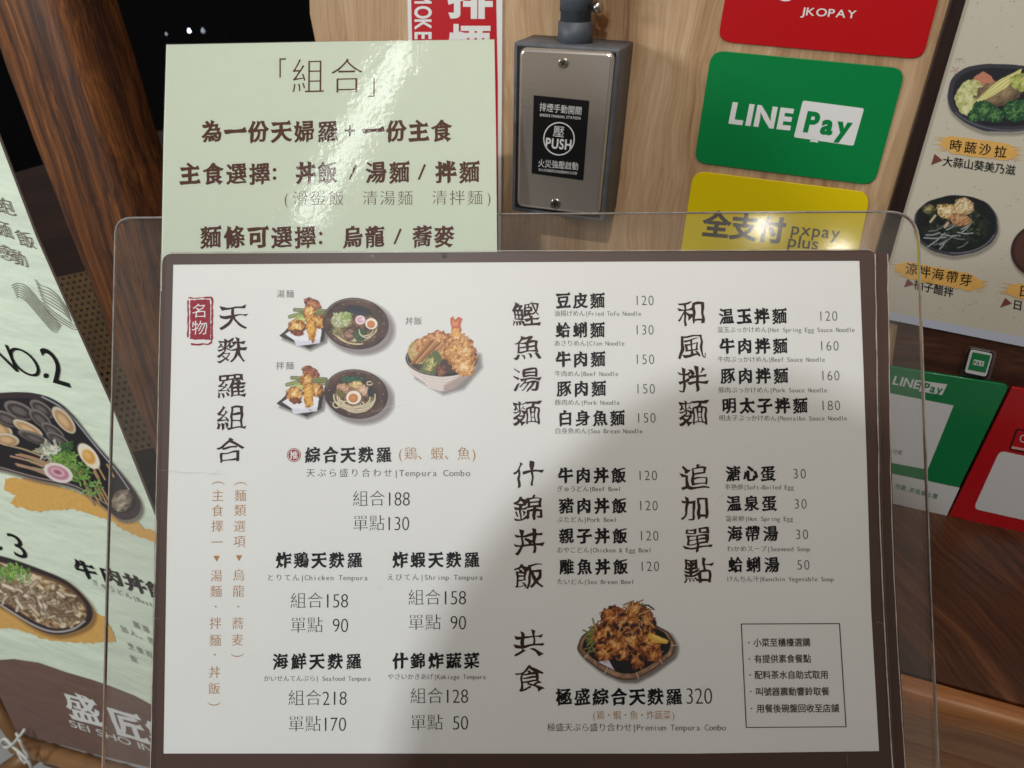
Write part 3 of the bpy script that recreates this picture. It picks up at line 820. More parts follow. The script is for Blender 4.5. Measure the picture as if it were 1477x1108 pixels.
# tempura rice bowl
c = Cv(576, 448, 702, 572, 1.7)
c.poly([(600, 545), (640, 568), (668, 560), (694, 530), (692, 512), (640, 520)], (140, 134, 134), soft=9)
c.poly([(587, 523), (594, 540), (612, 552), (617, 559), (634, 564.5), (652, 561), (658, 552), (676, 542), (687, 522)], (226, 214, 208), nz=0.5)
for i in range(7):
    yy = 534 + i * 4.2; c.rod([(598 + i * 4, yy), (640, yy + 6), (680 - i * 4, yy - 2)], .9, (196, 182, 178), 1)
c.poly([(640, 556), (640, 565), (655, 561), (684, 534), (688, 520), (672, 538)], (172, 150, 146), soft=4)
c.ell(637, 517.5, 51.8, 25.5, (26, 20, 20), 1); c.ell(637, 517, 48, 22, (64, 46, 40), 1); c.curve(637, 517.5, 49.6, 23.6, 100, 215, 1.1, (160, 150, 146), 1, .8)
c.ell(606, 508, 17, 17, (196, 162, 104), -30, nz=3, soft=2); c.fried(604, 506, 14, 15, -30, 70, [(160, 120, 66), (206, 172, 112), (232, 208, 156)], 6)
c.fried(631, 500, 30, 21, -12, 71, [(100, 52, 26), (170, 104, 58), (214, 156, 96), (236, 196, 140)], 5, 8)
c.fried(664, 508, 22, 30, -22, 72, [(110, 62, 30), (184, 118, 62), (222, 168, 104), (242, 210, 156)], 4.5, 8)
for i in range(7): c.rod([(592 + i * 4, 526 - i * 1.2), (622 + i * 3, 489 + i * 1.5)], 2.6, ((190, 122, 66), (150, 86, 46), (220, 160, 96))[i % 3], .5)
c.poly([(606, 534), (615, 516), (630, 504), (637, 516), (632, 538), (618, 540)], (84, 98, 52), nz=4); c.fried(620, 527, 10, 12, 20, 75, [(52, 62, 34), (110, 118, 62), (186, 176, 108), (224, 206, 140)], 3.5)
c.fried(636, 534, 8, 9, 0, 76, [(60, 28, 24), (110, 60, 46), (160, 110, 76)], 4)
c.fried(657, 486, 7.5, 26, 8, 77, [(150, 84, 36), (214, 146, 74), (236, 184, 112), (246, 214, 160)], 4)
c.fried(668, 528, 18, 14, 35, 78, [(130, 74, 34), (204, 140, 76), (232, 182, 116), (246, 216, 164)], 4, 6)
c.poly([(652, 474), (649, 460), (653, 456), (657, 462), (661, 457), (667, 460), (662, 474)], (196, 96, 62), nz=2); c.poly([(653, 470), (652, 460), (656, 466), (662, 461), (660, 471)], (226, 138, 96), nz=1.5)
for i in range(7): c.fried(604 + i * 9, 482 + abs(i - 3) * 4, 6, 5, 0, 80 + i, [(120, 62, 30), (196, 128, 76), (232, 186, 130)], 3.5)
c.emboss(0.12)
c.build('printed_dish', Z, M_PRINT, menu)
# premium basket
c = Cv(822, 856, 986, 996, 1.7)
rim = [(831.5, 937), (838, 918), (856, 905), (900, 900), (940, 899), (965, 912), (975, 930), (971, 945), (940, 968), (915, 981), (893, 980), (868, 969), (843, 950)]
rim = rnd(rim, 5, 3)
c.poly([(x + 4, y + 4) for x, y in rim], (110, 100, 96), soft=7)
c.poly(rim, (70, 46, 34)); c.poly([(905 + (x - 905) * .965, 938 + (y - 938) * .95) for x, y in rim], (142, 106, 80), soft=1.5)
c.tex(np.clip(.5 - c.pd([(905 + (x - 905) * .965, 938 + (y - 938) * .95) for x, y in rim]), 0, 1) * .5, [(80, 52, 38), (190, 152, 120)], 6, 9)
c.poly([(905 + (x - 905) * .90, 935 + (y - 938) * .86) for x, y in rim], (18, 15, 14))
for a, b in (((842, 949), (848, 944)), ((872, 971), (876, 963)), ((921, 979), (918, 970)), ((968, 932), (976, 930)), ((955, 957), (951, 950))): c.rod([a, b], 1.6, (214, 188, 150))
sprig(c, 857, 922, 10, 60, (128, 128, 62), 1.8, 33, 9, 22)
c.poly([(862.5, 955), (877, 950.5), (887, 967.5)], (206, 196, 206), nz=.5)
pal = [(38, 14, 10), (104, 48, 20), (168, 92, 38), (206, 136, 66), (232, 182, 112)]
g = np.random.RandomState(11)
for i, (x, y, rx, ry) in enumerate(((890, 893, 24, 18), (925, 900, 20, 26), (874, 915, 18, 20), (872, 938, 17, 14), (935, 930, 16, 20), (905, 905, 22, 24), (898, 940, 12, 12),
                                    (920, 953, 10, 12), (943, 944, 11, 12), (910, 925, 18, 16), (885, 930, 14, 14), (915, 880, 12, 12), (880, 890, 13, 12))):
    c.fried(x, y, rx, ry, g.rand() * 90, 100 + i, pal, 5.5, 9)
for i in range(26):
    x, y = 905 + g.randn() * 18, 912 + g.randn() * 17; c.ell(x, y, 2.5 + 3 * g.rand(), 1.5 + 2 * g.rand(), (40, 18, 12), g.rand() * 180, soft=2.5, nz=2, seed=i)
for i in range(44):
    x, y = 908 + g.randn() * 19, 906 + g.randn() * 20; a = g.rand() * 3.14; c.rod([(x, y), (x + 7 * math.cos(a), y + 7 * math.sin(a))], 1.5, ((236, 190, 122), (214, 150, 80), (190, 110, 60), (120, 60, 70))[i % 4], .6)
for a, b in (((903, 884), (908, 869)), ((912, 880), (913, 867)), ((918, 882), (926, 871)), ((922, 886), (938, 880)), ((928, 890), (944, 905)), ((860, 908), (856, 897))): c.rod([a, b], 2.4, (206, 152, 86))
c.rod([(925, 873), (935, 873), (943, 879)], 2, (62, 54, 48))
c.poly(rnd([(935, 912), (965, 924), (962, 929), (945, 927), (936, 920)], 3), (214, 164, 54), nz=1); c.poly([(940, 914), (963, 924), (958, 926), (942, 920)], (232, 196, 96), soft=2)
c.emboss(0.15)
c.build('printed_dish', Z, M_PRINT, menu)
slab('laminating_film', rnd([(231, 363), (1262, 358), (1267, 520), (1274, 800), (1291, 1124), (214, 1126), (223, 760), (229, 480)], [15, 9, 0, 0, 14, 14, 0, 0]), 0.0007, 0.00082, M_FILM, menu, side=M_EDGE)
# pale sealed edges of the two film pouches on the right
def strip(name, pts, w, z, m, th, zt=0.0004):
    P = np.array(pts, float); d = np.gradient(P, axis=0); d /= np.linalg.norm(d, axis=1)[:, None]; nn = np.c_[-d[:, 1], d[:, 0]] * w / 2
    return slab(name, np.concatenate([P + nn, (P - nn)[::-1]]), z, z + zt, m, th)
g = np.random.RandomState(2)
ys = np.linspace(366, 1120, 30)
strip('film_edge', [(1262.5 + (y - 366) * .0165 + 14 * max(0, (y - 700) / 420) ** 1.5 + g.randn() * .25, y) for y in ys], 1.3, 0.0006, M_EDGE, menu)
strip('film_edge', [(1280.5 + (y - 366) * .014 + 16 * max(0, (y - 700) / 420) ** 1.5 + g.randn() * .25, y) for y in ys], 1.0, 0.0002, M_EDGE, second)
strip('film_edge', [(232.5 - (y - 366) * .021 + g.randn() * .2, y) for y in ys], 0.9, 0.0006, M_EDGE, menu)
strip('film_edge', [(246, 364.2), (600, 362.4), (1000, 361), (1255, 360)], 0.8, 0.0006, M_EDGE, menu)

# creases and scratches in the film over the border and sheet
M_SCR = film_mat('film_crease', refl=1.0, rough=0.3, bump=0, dust_haze=0.10, dust_haze_col=(235, 232, 228))
g = np.random.RandomState(21)
def crease(pts, w=0.8):
    P = np.array(pts, float); P = np.c_[P[:, 0], P[:, 1] + g.randn(len(P)) * .3]; d = np.gradient(P, axis=0); d /= np.linalg.norm(d, axis=1)[:, None] + 1e-9
    tp = np.linspace(0, 1, len(P)); nn = np.c_[-d[:, 1], d[:, 0]] * (w / 2 * np.sin(tp * 3.1) + .1)[:, None]
    flat('film_crease', [np.concatenate([P + nn, (P - nn)[::-1]])], 0.00095, M_SCR, menu)
crease([(226, 678), (240, 679), (262, 681), (290, 682), (330, 685)]); crease([(300, 688), (310, 682), (318, 676)]); crease([(1258, 905), (1266, 897), (1274, 900), (1277, 908)], 1.0)
crease([(1221, 1086), (1222, 1094), (1223, 1106)]); crease([(220, 890), (224, 892), (236, 893)]); crease([(533, 372), (537, 368), (541, 374)], 1.2); crease([(520, 600), (560, 588), (600, 580)], .6)
for i in range(9):
    x, y = 260 + 960 * g.rand(), 400 + 660 * g.rand(); a = g.rand() * 3.1; L_ = 8 + 24 * g.rand(); crease([(x + t * L_ * math.cos(a), y + t * L_ * math.sin(a)) for t in (0, .3, .6, 1)], .5)

# ================================================================== green notice behind the menu
note_n = R3 @ Vector((-0.007, 0.065, 0.998)).normalized()
note_p = menu_p.off(-0.0034)
note = Thing('set_meal_notice', 'pale green laminated notice in brown characters rising above the menu', 'notice', note_p, (476, 420))
slab('notice_sheet', [(240, 64.5), (480, 60), (713, 57), (715.5, 200), (717.5, 420), (232, 420), (236, 200)], -0.0004, 0.0, M_NOTE, note)
Z2 = 0.00012
def nline(t, x0, x1, y, h, sty='kai', y1=None, gw=None, m=None):
    return flat('notice_line', line_loops(t, (x0, y), (x1, y if y1 is None else y1), h, sty, up=(0.0, -1), gw=gw), Z2, m or M_NINK, note)
for lp in (gloops('組', 'ming', (444.5, 109.5), (50, 0), (0.5, -55)), gloops('合', 'ming', (500, 109), (50, 0), (0, -55)), [[(403, 112), (403, 84.5), (412.5, 84), (412.5, 86), (405, 86.4), (405, 112)]], [[(540.5, 112.5), (540.5, 140), (531, 140.5), (531, 138.5), (538.5, 138), (538.5, 112.5)]]):
    flat('notice_title', lp, Z2, M_NINK, note)
nline('為一份天婦羅', 289, 489, 189.5, 34); nline('一份主食', 522, 653, 188.5, 34)
nline('主食選擇', 257, 391, 250.5, 34); nline('丼飯', 425, 488, 249, 34); nline('湯麵', 525, 593, 248.5, 34); nline('拌麵', 626, 694, 248, 34)
nline('(', 408, 418, 286, 23, 'thin'); nline('滑蛋飯', 420, 498, 286, 23, 'ming'); nline('清湯麵', 521, 597, 285.5, 23, 'ming'); nline('清拌麵', 621, 698, 285, 23, 'ming'); nline(')', 700, 710, 284.5, 23, 'thin')
nline('麵條可選擇', 287, 457, 342, 35); nline('烏龍', 493, 556, 341.5, 34); nline('蕎麥', 593, 656, 341, 34)
bar = lambda x, y, s=1: [(x - 6 * s, y + 11 * s), (x - 3.2 * s, y + 11.5 * s), (x + 6 * s, y - 10 * s), (x + 3.2 * s, y - 11.5 * s)]
dot = lambda x, y, r: cir(x, y, r)
for mk in [bar(509, 248), bar(608.5, 248), bar(573.5, 341), dot(396, 245, 2.6), dot(396, 257, 2.6), dot(462.5, 337, 2.6), dot(462.5, 350, 2.6),
     [(497.5, 187), (503, 187), (503, 180.5), (506, 180.5), (506, 187), (512, 187), (512, 190), (506, 190), (506, 196.5), (503, 196.5), (503, 190), (497.5, 190)]]: flat('notice_mark', [mk], Z2, M_NINK, note)
slab('laminating_film', [(239, 63.5), (480, 59), (714, 56), (716.5, 200), (718.5, 421), (231, 421), (235, 200)], 0.0004, 0.0005, M_NFILM, note, side=M_EDGE)

# ================================================================== clear acrylic stand
M_ACR = film_mat('clear_acrylic', refl=1.0, rough=0.10, bump=0.08, bscale=18, ior=1.49, dust_haze=0.034, dust_haze_col=(205, 196, 184), fine=0.04)  # pale haze is partly dusty plastic, partly the reflection veil put in as colour
M_ACRE = mat('acrylic_edge', (150, 146, 140), 0.15, spec=0.8, var=0.6, vscale=60, coat=0.6)
acr = Thing('acrylic_sign_stand', 'clear acrylic panel with rounded corners holding the menu in front of the wall', 'sign stand', menu_p.off(-0.0045), (750, 1150))
out_a = rnd([(166, 314), (700, 308.5), (1325, 304.5), (1333, 560), (1343, 850), (1357, 1160), (146, 1160), (153, 850), (161, 560)], [24, 0, 46, 0, 0, 0, 0, 0, 0], 10)
slab('clear_panel', out_a, -0.003, 0.0, M_ACR, acr)
# polished rim of the panel: a thin raised frame along its edge
cc = out_a.mean(0)
def inset(P, d):
    P = np.asarray(P); d1 = np.roll(P, -1, 0) - P; d0 = P - np.roll(P, 1, 0)
    d1 = d1 / (np.linalg.norm(d1, axis=1)[:, None] + 1e-9); d0 = d0 / (np.linalg.norm(d0, axis=1)[:, None] + 1e-9)
    nn = np.c_[d0[:, 1] + d1[:, 1], -(d0[:, 0] + d1[:, 0])]; nn /= np.maximum(.6, (nn ** 2).sum(1) / 2)[:, None]
    return P - nn * d * np.sign(np.sum(P[:, 0] * np.roll(P[:, 1], -1) - np.roll(P[:, 0], -1) * P[:, 1]))
ri = inset(out_a, 1.0); ro = inset(out_a, -0.9)
a3, b3, a4, b4 = acr.loc(ri, 0.0003), acr.loc(ro, 0.0003), acr.loc(ri, -0.0033), acr.loc(ro, -0.0033)
n = len(ri); V = np.concatenate([a3, b3, a4, b4]); Fc = []
for i in range(n):
    j = (i + 1) % n
    Fc += [(i, j, n + j, n + i), (n + i, n + j, 3 * n + j, 3 * n + i), (2 * n + i, 2 * n + j, j, i), (3 * n + i, 3 * n + j, 2 * n + j, 2 * n + i)]
link_mesh('polished_edge', V, Fc, M_ACRE, acr.ob)

# ================================================================== wall
M_OAK = wood('light_oak_laminate', [(138, 102, 70), (178, 142, 104), (200, 166, 128), (222, 194, 158)], 55, 3.0, rough=0.45, swirl=2.2, bump=0.15, fine=1.1)
M_DKW = wood('dark_walnut', [(36, 19, 10), (66, 36, 19), (92, 54, 29), (132, 84, 48)], 45, 4, rough=0.42, swirl=2.4, fine=1.2, bump=0.35, rot=-0.62)
M_DKR = wood('dark_rail_wood', [(34, 18, 12), (62, 34, 22), (92, 54, 34), (120, 76, 50)], 60, 4, rough=0.5, rot=1.57, bump=0.3)
M_DKF = mat('dark_frame', (44, 28, 22), 0.4, var=0.5, vscale=30, aniso=(3, .3, 1), bump=.2)
M_NOSE = wood('lit_nosing_wood', [(146, 92, 52), (188, 126, 76), (212, 152, 98), (228, 176, 124)], 60, 4, rot=1.57, rough=0.4, bump=0.2)  # pale wood, lightened further to carry the light on the counter's front
wl = Thing('wall', None, None, wall_p, (900, 1108))
wl.ob.name = 'wall_origin'
w_root = slab('oak_wall', [(440, -260), (1640, -260), (1640, 900), (500, 900), (455, 60), (447, 20)], -0.03, 0.0, M_OAK, wl)
def promote(ob):
    mw = wl.M if ob.parent == wl.ob else ob.parent.matrix_world
    ob.parent = None; ob.matrix_world = mw; return ob
promote(w_root); w_root['kind'] = 'structure'
wains = slab('wainscot', [(1299, 452), (1700, 515), (1700, 1000), (1200, 1000), (1283, 560)], 0.0005, 0.004, M_DKR, wl); promote(wains)['kind'] = 'structure'

def Q(p00, p10, p11, p01):
    """unit square (u right, v down) -> pixels, projective"""
    src = [(0, 0), (1, 0), (1, 1), (0, 1)]; A = []; b = []
    for (u, v), (x, y) in zip(src, (p00, p10, p11, p01)):
        A += [[u, v, 1, 0, 0, 0, -u * x, -v * x], [0, 0, 0, u, v, 1, -u * y, -v * y]]; b += [x, y]
    h = np.append(np.linalg.solve(np.array(A, float), np.array(b, float)), 1).reshape(3, 3)
    def f(P):
        P = np.asarray(P, float).reshape(-1, 2); q = np.c_[P, np.ones(len(P))] @ h.T; return q[:, :2] / q[:, 2:]
    return f
def qtext(f, txt, u0, u1, v, h, sty, asp, slant=0.0, natural=True):
    """text in card space; asp = card width/height"""
    lp = line_loops(txt, (u0 * asp, v), (u1 * asp, v), h, sty, up=(slant, -1), natural=natural)
    return [f(np.c_[p[:, 0] / asp, p[:, 1]]) for p in lp]
def qround(f, asp, r, seg=8):
    P = rnd([(0, 0), (asp, 0), (asp, 1), (0, 1)], r, seg); return f(np.c_[P[:, 0] / asp, P[:, 1]])

# payment cards on the wall
M_CR = mat('red_card_plastic', (190, 16, 22), 0.4, spec=.3, coat=0.08); M_CG = mat('green_card_plastic', (4, 132, 66), 0.4, spec=.3, coat=0.08)
M_CY = mat('yellow_card_plastic', (232, 206, 8), 0.4, spec=.3, coat=0.08)
def card(name, label, quad, m, asp=1.55, r=0.12, base=None, th=0.0012):
    t = Thing(name, label, 'payment sign', wall_p, base, 'payment cards on the oak wall')
    f = Q(*quad); slab('card', qround(f, asp, r), 0.0002, th, m, t, bevel=0.0003); return t, f
t1, f1 = card('payment_card', 'red rounded payment card at the top of the oak wall above the green card', [(1062, -98), (1372, -72), (1331, 86), (1035, 60)], M_CR, base=(1180, 70))
ZC = 0.00135
flat('card_text', line_loops('JKOPAY', (1155, 15.5), (1236, 20.5), 16, 'semi', up=(0.19, -1), natural=True), ZC, M_WHITE, t1)
flat('card_logo', [np.c_[1133 + 17 * np.cos(k), -14 + 16 * np.sin(k)], np.c_[1133 + 8 * np.cos(k), -14 + 7 * np.sin(k)], np.c_[1196 + 14 * np.cos(k), -22 + 18 * np.sin(k)]], ZC, M_WHITE, t1)
t2, f2 = card('payment_card', 'green rounded card with white LINE Pay lettering between the red and yellow cards', [(1026, 72.5), (1307, 99), (1261, 268), (1001, 234.5)], M_CG, base=(1130, 255))
flat('card_text', line_loops('LINE', (1052, 161), (1145, 171.5), 41, 'heavy', up=(0.2, -1), natural=True), ZC, M_WHITE, t2)
bx = Q((1158, 145), (1246.5, 156.5), (1231, 210.5), (1145, 198))
pb = flat('white_box', [qround(bx, 1.7, .06)], ZC, M_WHITE, t2)
flat('card_text', line_loops('Pay', (1160, 173.5), (1231, 182), 40, 'heavy', up=(0.24, -1), natural=True), ZC + .0002, M_CG, t2)
flat('peeled_scrap', [rough_loop([(1167, 205), (1172, 201), (1180, 204), (1179, 207), (1174, 205)], .4, 3, 1)], ZC, M_WHITE, t2)
t3, f3 = card('payment_card', 'yellow rounded card with dark lettering half behind the acrylic panel', [(1000, 246.5), (1256, 278), (1222, 440), (975, 405)], M_CY, base=(1110, 430))
flat('card_text', line_loops('全支付', (1014, 322), (1133, 333), 39, 'heavy', up=(0.17, -1)), ZC, M_GREY, t3)
flat('card_text', line_loops('pxpay', (1141, 328), (1213, 336), 25, 'semi', up=(0.17, -1), natural=True), ZC, M_GREY, t3)
flat('card_text', line_loops('plus', (1136, 346), (1182, 351), 25, 'semi', up=(0.17, -1), natural=True), ZC, M_GREY, t3)

# red smoke-vent sign
M_SR = mat('red_sign_print', (196, 20, 34), 0.35, coat=0.3)
sg = Thing('smoke_vent_sign', 'red and white vertical sign partly hidden behind the green notice', 'sign', wall_p, (660, 400))
slab('sign_plate', [(586, -60), (725, -60), (722, 405), (598, 405)], 0.0002, 0.0016, M_WHITE, sg)
flat('red_field', [[(591.5, -55), (714.5, -55), (718, 120), (718.5, 398), (603, 398)]], 0.0018, M_SR, sg)
lp = gloops('排', 'heavy', (678, -5), (66, 0), (0, -66)) + gloops('煙', 'heavy', (677, 65), (64, 0), (0, -64)) + gloops('口', 'heavy', (676, 130), (60, 0), (0, -60))
flat('sign_text', lp, 0.00195, M_WHITE, sg)
lp = []
for ch, y in zip('SMOKE', (-22, -2, 18, 35.5, 51.5)): lp += gloops(ch, 'bold', (611.5, y), (0, 23), (34, 0)) if ch != 'M' else gloops(ch, 'bold', (611.5, y), (0, 21), (34, 0))
flat('sign_text', lp, 0.00195, M_WHITE, sg)

# smoke manual station
M_PVC = mat('grey_pvc_box', (98, 100, 106), 0.6, var=0.35, vscale=60, bump=0.2, bscale=400)
M_PVCD = mat('grey_pvc_pipe', (84, 90, 98), 0.5, var=0.4, vscale=80, bump=0.2)
M_STEEL = mat('brushed_steel', (224, 214, 204), 0.26, metal=0.8, bump=0.04, bscale=60, aniso=(1, 8, 1))
M_SCREW = mat('screw_metal', (190, 184, 176), 0.28, metal=1.0, bump=0.1)
M_SLOT = mat('screw_slot', (26, 22, 20), 0.6)
M_BLK = mat('black_label', (20, 20, 22), 0.35)
bo = Thing('smoke_manual_station', 'grey wall box with steel plate and black PUSH label under a conduit', 'switch box', wall_p, (815, 312))
D = 0.040
outer = rnd([(741, 60), (895, 71), (871, 321), (737.5, 304)], 4, 3)
inner = [(746, 66), (889, 76), (865.5, 315), (742.5, 299)]
slab('box_body', outer, 0.0002, D, M_PVC, bo, bevel=0.0015)
flat('box_recess', [inner], D + 0.00015, M_SLOT, bo)
plq = Q((748.5, 68.5), (886.5, 76), (863.5, 313), (744.8, 298.5))
pl = slab('steel_plate', qround(plq, 0.58, .05, 6), D + 0.0003, D + 0.0042, M_STEEL, bo, bevel=0.0026)
ZP = D + 0.0042
for x, y in ((812, 91.5), (800.5, 294.5)):
    s = slab('screw', np.c_[x + 7.6 * np.cos(k), y + 7.6 * np.sin(k)], ZP, ZP + 0.0011, M_SCREW, bo, bevel=0.0009)
    a = 0.5 if y < 200 else 0.1; ca, sa = math.cos(a), math.sin(a)
    cr = [(-4, -1), (-1, -1), (-1, -4), (1, -4), (1, -1), (4, -1), (4, 1), (1, 1), (1, 4), (-1, 4), (-1, 1), (-4, 1)]
    flat('screw_slot', [[(x + u * ca - v * sa, y + u * sa + v * ca) for u, v in cr]], ZP + 0.0013, M_SLOT, bo, parent=s)
lab = slab('black_label', [(769.8, 137.5), (850, 145.5), (841.2, 260.3), (766.8, 250.2)], ZP, ZP + 0.0003, M_BLK, bo)
ZL = ZP + 0.00045
lf = lambda t, a, b, h, sty, nat=False: flat('label_text', line_loops(t, a, b, h, sty, up=(0.08, -1), natural=nat), ZL, M_WHITE, bo, parent=lab)
lf('排煙手動開關', (778, 154), (839.5, 160.3), 13, 'sans'); lf('SMOKE MANUAL STATION', (778.5, 165.6), (837.5, 170.6), 5.5, 'semi', True)
lf('火災強壓啟動', (776, 235), (834.5, 240.2), 12, 'sans'); lf('非火災時嚴禁任意啟動者依法究辦', (776.5, 244.8), (832.5, 250.3), 4.5, 'sans')
lf('壓', (797.5, 189), (814.5, 190.6), 17.5, 'sans'); lf('PUSH', (786.5, 205.3), (825, 208.6), 20.5, 'bold', True)
rg_ = lambda r, c=(806.3, 200.3): np.c_[c[0] + r * 0.97 * np.cos(k), c[1] + r * 1.03 * np.sin(k)]
flat('label_ring', [rg_(23.5), rg_(21.8)], ZL, M_WHITE, bo, parent=lab)
# conduit rising from the box
mid = bo.loc([(830, 45)], 0.0)[0]
def bl(px, py, z):
    p = bo.loc([(px, py)], z)[0]; return p
cz = 0.021
p0 = bl(829.5, 50, cz); top = p0 + np.array((0, 0.19, 0))
tube('conduit_pipe', [p0, top], 0.0108, M_PVCD, bo.ob, 28)
tube('conduit_collar', [p0 + (0, -.008, 0), p0 + (0, .0085, 0), p0 + (0, .0088, 0)], [0.0126, 0.0122, 0.0108], M_PVCD, bo.ob, 28)
tube('pipe_clamp', [p0 + (0, .015, 0), p0 + (0, .033, 0)], 0.0115, M_PVCD, bo.ob, 28)
for dy in (0.0185, 0.0275):
    b0 = p0 + (0.011, dy, 0.004)
    tube('clamp_bolt', [b0, b0 + (0.0042, 0, 0.003), b0 + (0.0046, 0, 0.0033), b0 + (0.0085, 0, .006)], [.0018, .0018, .0034, .0034], M_SCREW, bo.ob, 10)
M_RUST = mat('rust_stain', (150, 84, 44), 0.8, var=0.4, vscale=120)
c = Cv(848, 0, 886, 70, 1.0); c.ell(866, 34, 10, 14, (142, 84, 46), 20, soft=16, nz=8); c.a *= 0.75
c.build('rust_stain', 0.0004, M_PRINT, bo)

# ================================================================== poster at the right
M_POST = mat('speckled_poster_paper', (206, 199, 180), 0.45, var=0.03, vscale=25)
po_p = wall_p.off(0.006)
po = Thing('food_poster', 'cream speckled side dish poster with photos of bowls in a dark frame', 'poster', po_p, (1400, 480))
slab('poster_sheet', [(1412, -80), (1700, -80), (1700, 540), (1477, 500.5), (1258, 456.5), (1304.5, 302), (1393, 0)], 0.0, 0.001, M_POST, po)
slab('frame_strip', [(1395, -80), (1412, -80), (1393.5, 0), (1304.5, 302), (1256, 470), (1234, 466), (1283.5, 298), (1372.5, 0)], -0.0055, 0.003, M_DKF, po, bevel=0.0006)
M_BMARG = mat('poster_film_margin', (196, 202, 216), 0.3)
flat('film_margin', [[(1262, 446), (1477, 487), (1700, 528), (1700, 540), (1477, 500), (1258, 456.5)]], 0.0012, M_BMARG, po)
PZ = 0.0013
g = np.random.RandomState(5); sp = []
for i in range(330):
    x, y = 1270 + 330 * g.rand(), -40 + 530 * g.rand()
    if x < 1402 - .295 * max(y, 0) : continue
    if y > 450 + (x - 1262) * .19 - 10: continue
    s_ = .5 + g.rand() * .6; sp.append(np.array([(x - s_, y), (x, y - s_ * .7), (x + s_ * 1.3, y), (x, y + s_ * .6)]))
M_SPECK = mat('speckle_print', (150, 128, 104), 0.6)
flat('speckles', sp, PZ, M_SPECK, po, kind='stuff')
M_SWASH = mat('orange_brush_print', (232, 180, 96), 0.55, var=0.12, vscale=200)
def wfill(lp):
    o = []
    for P in lp:
        P = np.asarray(P, float); A = np.sum(P[:, 0] * np.roll(P[:, 1], -1) - np.roll(P[:, 0], -1) * P[:, 1]); o.append(P if A > 0 else P[::-1])
    c = np.concatenate(o).mean(0); v, f = tri([(P - c) / 100 for P in o]); return GM(v * 100 + c, f)
def swash(th, z, x0, x1, y0, y1, h, seed, name='brush_swash', hair=9):
    g = np.random.RandomState(seed); T = []; Bm = []; n = 26
    for i in range(n + 1):
        t = i / n; x = x0 + (x1 - x0) * t; y = y0 + (y1 - y0) * t; e = min(1, 6 * t + .25, 6 * (1 - t) + .2)
        T.append((x + g.randn() * 1.2 * (e < 1), y - h / 2 * e + g.randn() * .6)); Bm.append((x + g.randn() * 1.2 * (e < 1), y + h / 2 * e + g.randn() * .6))
    lp = [np.array(T + Bm[::-1])]
    for s_ in range(hair):
        yy = (g.rand() - .5) * h * .8; e = 4 + 9 * g.rand(); w = .7 + .6 * g.rand()
        for X, sg in ((x0, -1), (x1, 1)):
            Y = (y0 if sg < 0 else y1) + yy; lp.append(np.array([(X - sg * 9, Y - w - sg), (X + sg * e, Y + sg * e * .12), (X - sg * 9, Y + w - sg)]))
    return flat(name, [wfill(lp)], z, M_SWASH, th)
swash(po, PZ, 1356, 1468, 207, 221, 25, 1); swash(po, PZ, 1293, 1418, 387, 411, 25, 2); swash(po, PZ, 1452, 1570, 417, 438, 22, 3)
def pchars(t, pts, h, sty='kai2', z=PZ + .0002):
    lp = []
    for ch, (x, y) in zip(t, pts): lp += gloops(ch, sty, (x, y), (h, h * .13), (h * .12, -h))
    return flat('dish_name', lp, z, M_INK, po)
pchars('時蔬沙拉', [(1378.4, 210), (1399.8, 213), (1421, 215.5), (1443, 219)], 18)
pchars('涼拌海帶芽', [(1315, 388), (1333.6, 392.4), (1352.7, 395.7), (1373.4, 399.4), (1393, 404)], 18)
pchars('日式冷豆腐', [(1478, 420), (1497, 424), (1516, 428), (1535, 432), (1553, 436)], 18)
flat('dish_note', line_loops('大蒜山葵美乃滋', (1359.5, 232), (1465, 246), 15.5, 'semi', up=(.12, -1)), PZ, M_INK, po)
flat('dish_note', line_loops('柚子醋拌', (1318, 409.5), (1375.5, 422.5), 15.5, 'semi', up=(.12, -1)), PZ, M_INK, po)
flat('dish_note', line_loops('日式和風醬', (1459.5, 438), (1545, 458), 15.5, 'semi', up=(.12, -1)), PZ, M_INK, po)
M_TRI = mat('maroon_print', (120, 62, 60), 0.55)
for tr_ in ([(1348, 222), (1359.5, 231.5), (1343, 238)], [(1309, 402), (1318.8, 410.4), (1304, 414.6)], [(1450, 429.5), (1459.5, 438), (1442.6, 443.6)]): flat('triangle_mark', [tr_], PZ, M_TRI, po)
M_PINK = mat('pink_blossom_print', (206, 160, 158), 0.6)
bl_ = []
for (x, y, r) in ((1384, 84, 6), (1378, 101, 7)):
    for i in range(5):
        a = i * 1.256 + .4; bl_.append(np.array([(x + .8 * math.cos(a - .5), y + .8 * math.sin(a - .5)), (x + r * math.cos(a - .13), y + r * .8 * math.sin(a - .13)), (x + r * math.cos(a + .13), y + r * .8 * math.sin(a + .13)), (x + .8 * math.cos(a + .5), y + .8 * math.sin(a + .5))]))
flat('blossom_mark', bl_[:3] + bl_[5:], PZ, M_PINK, po)
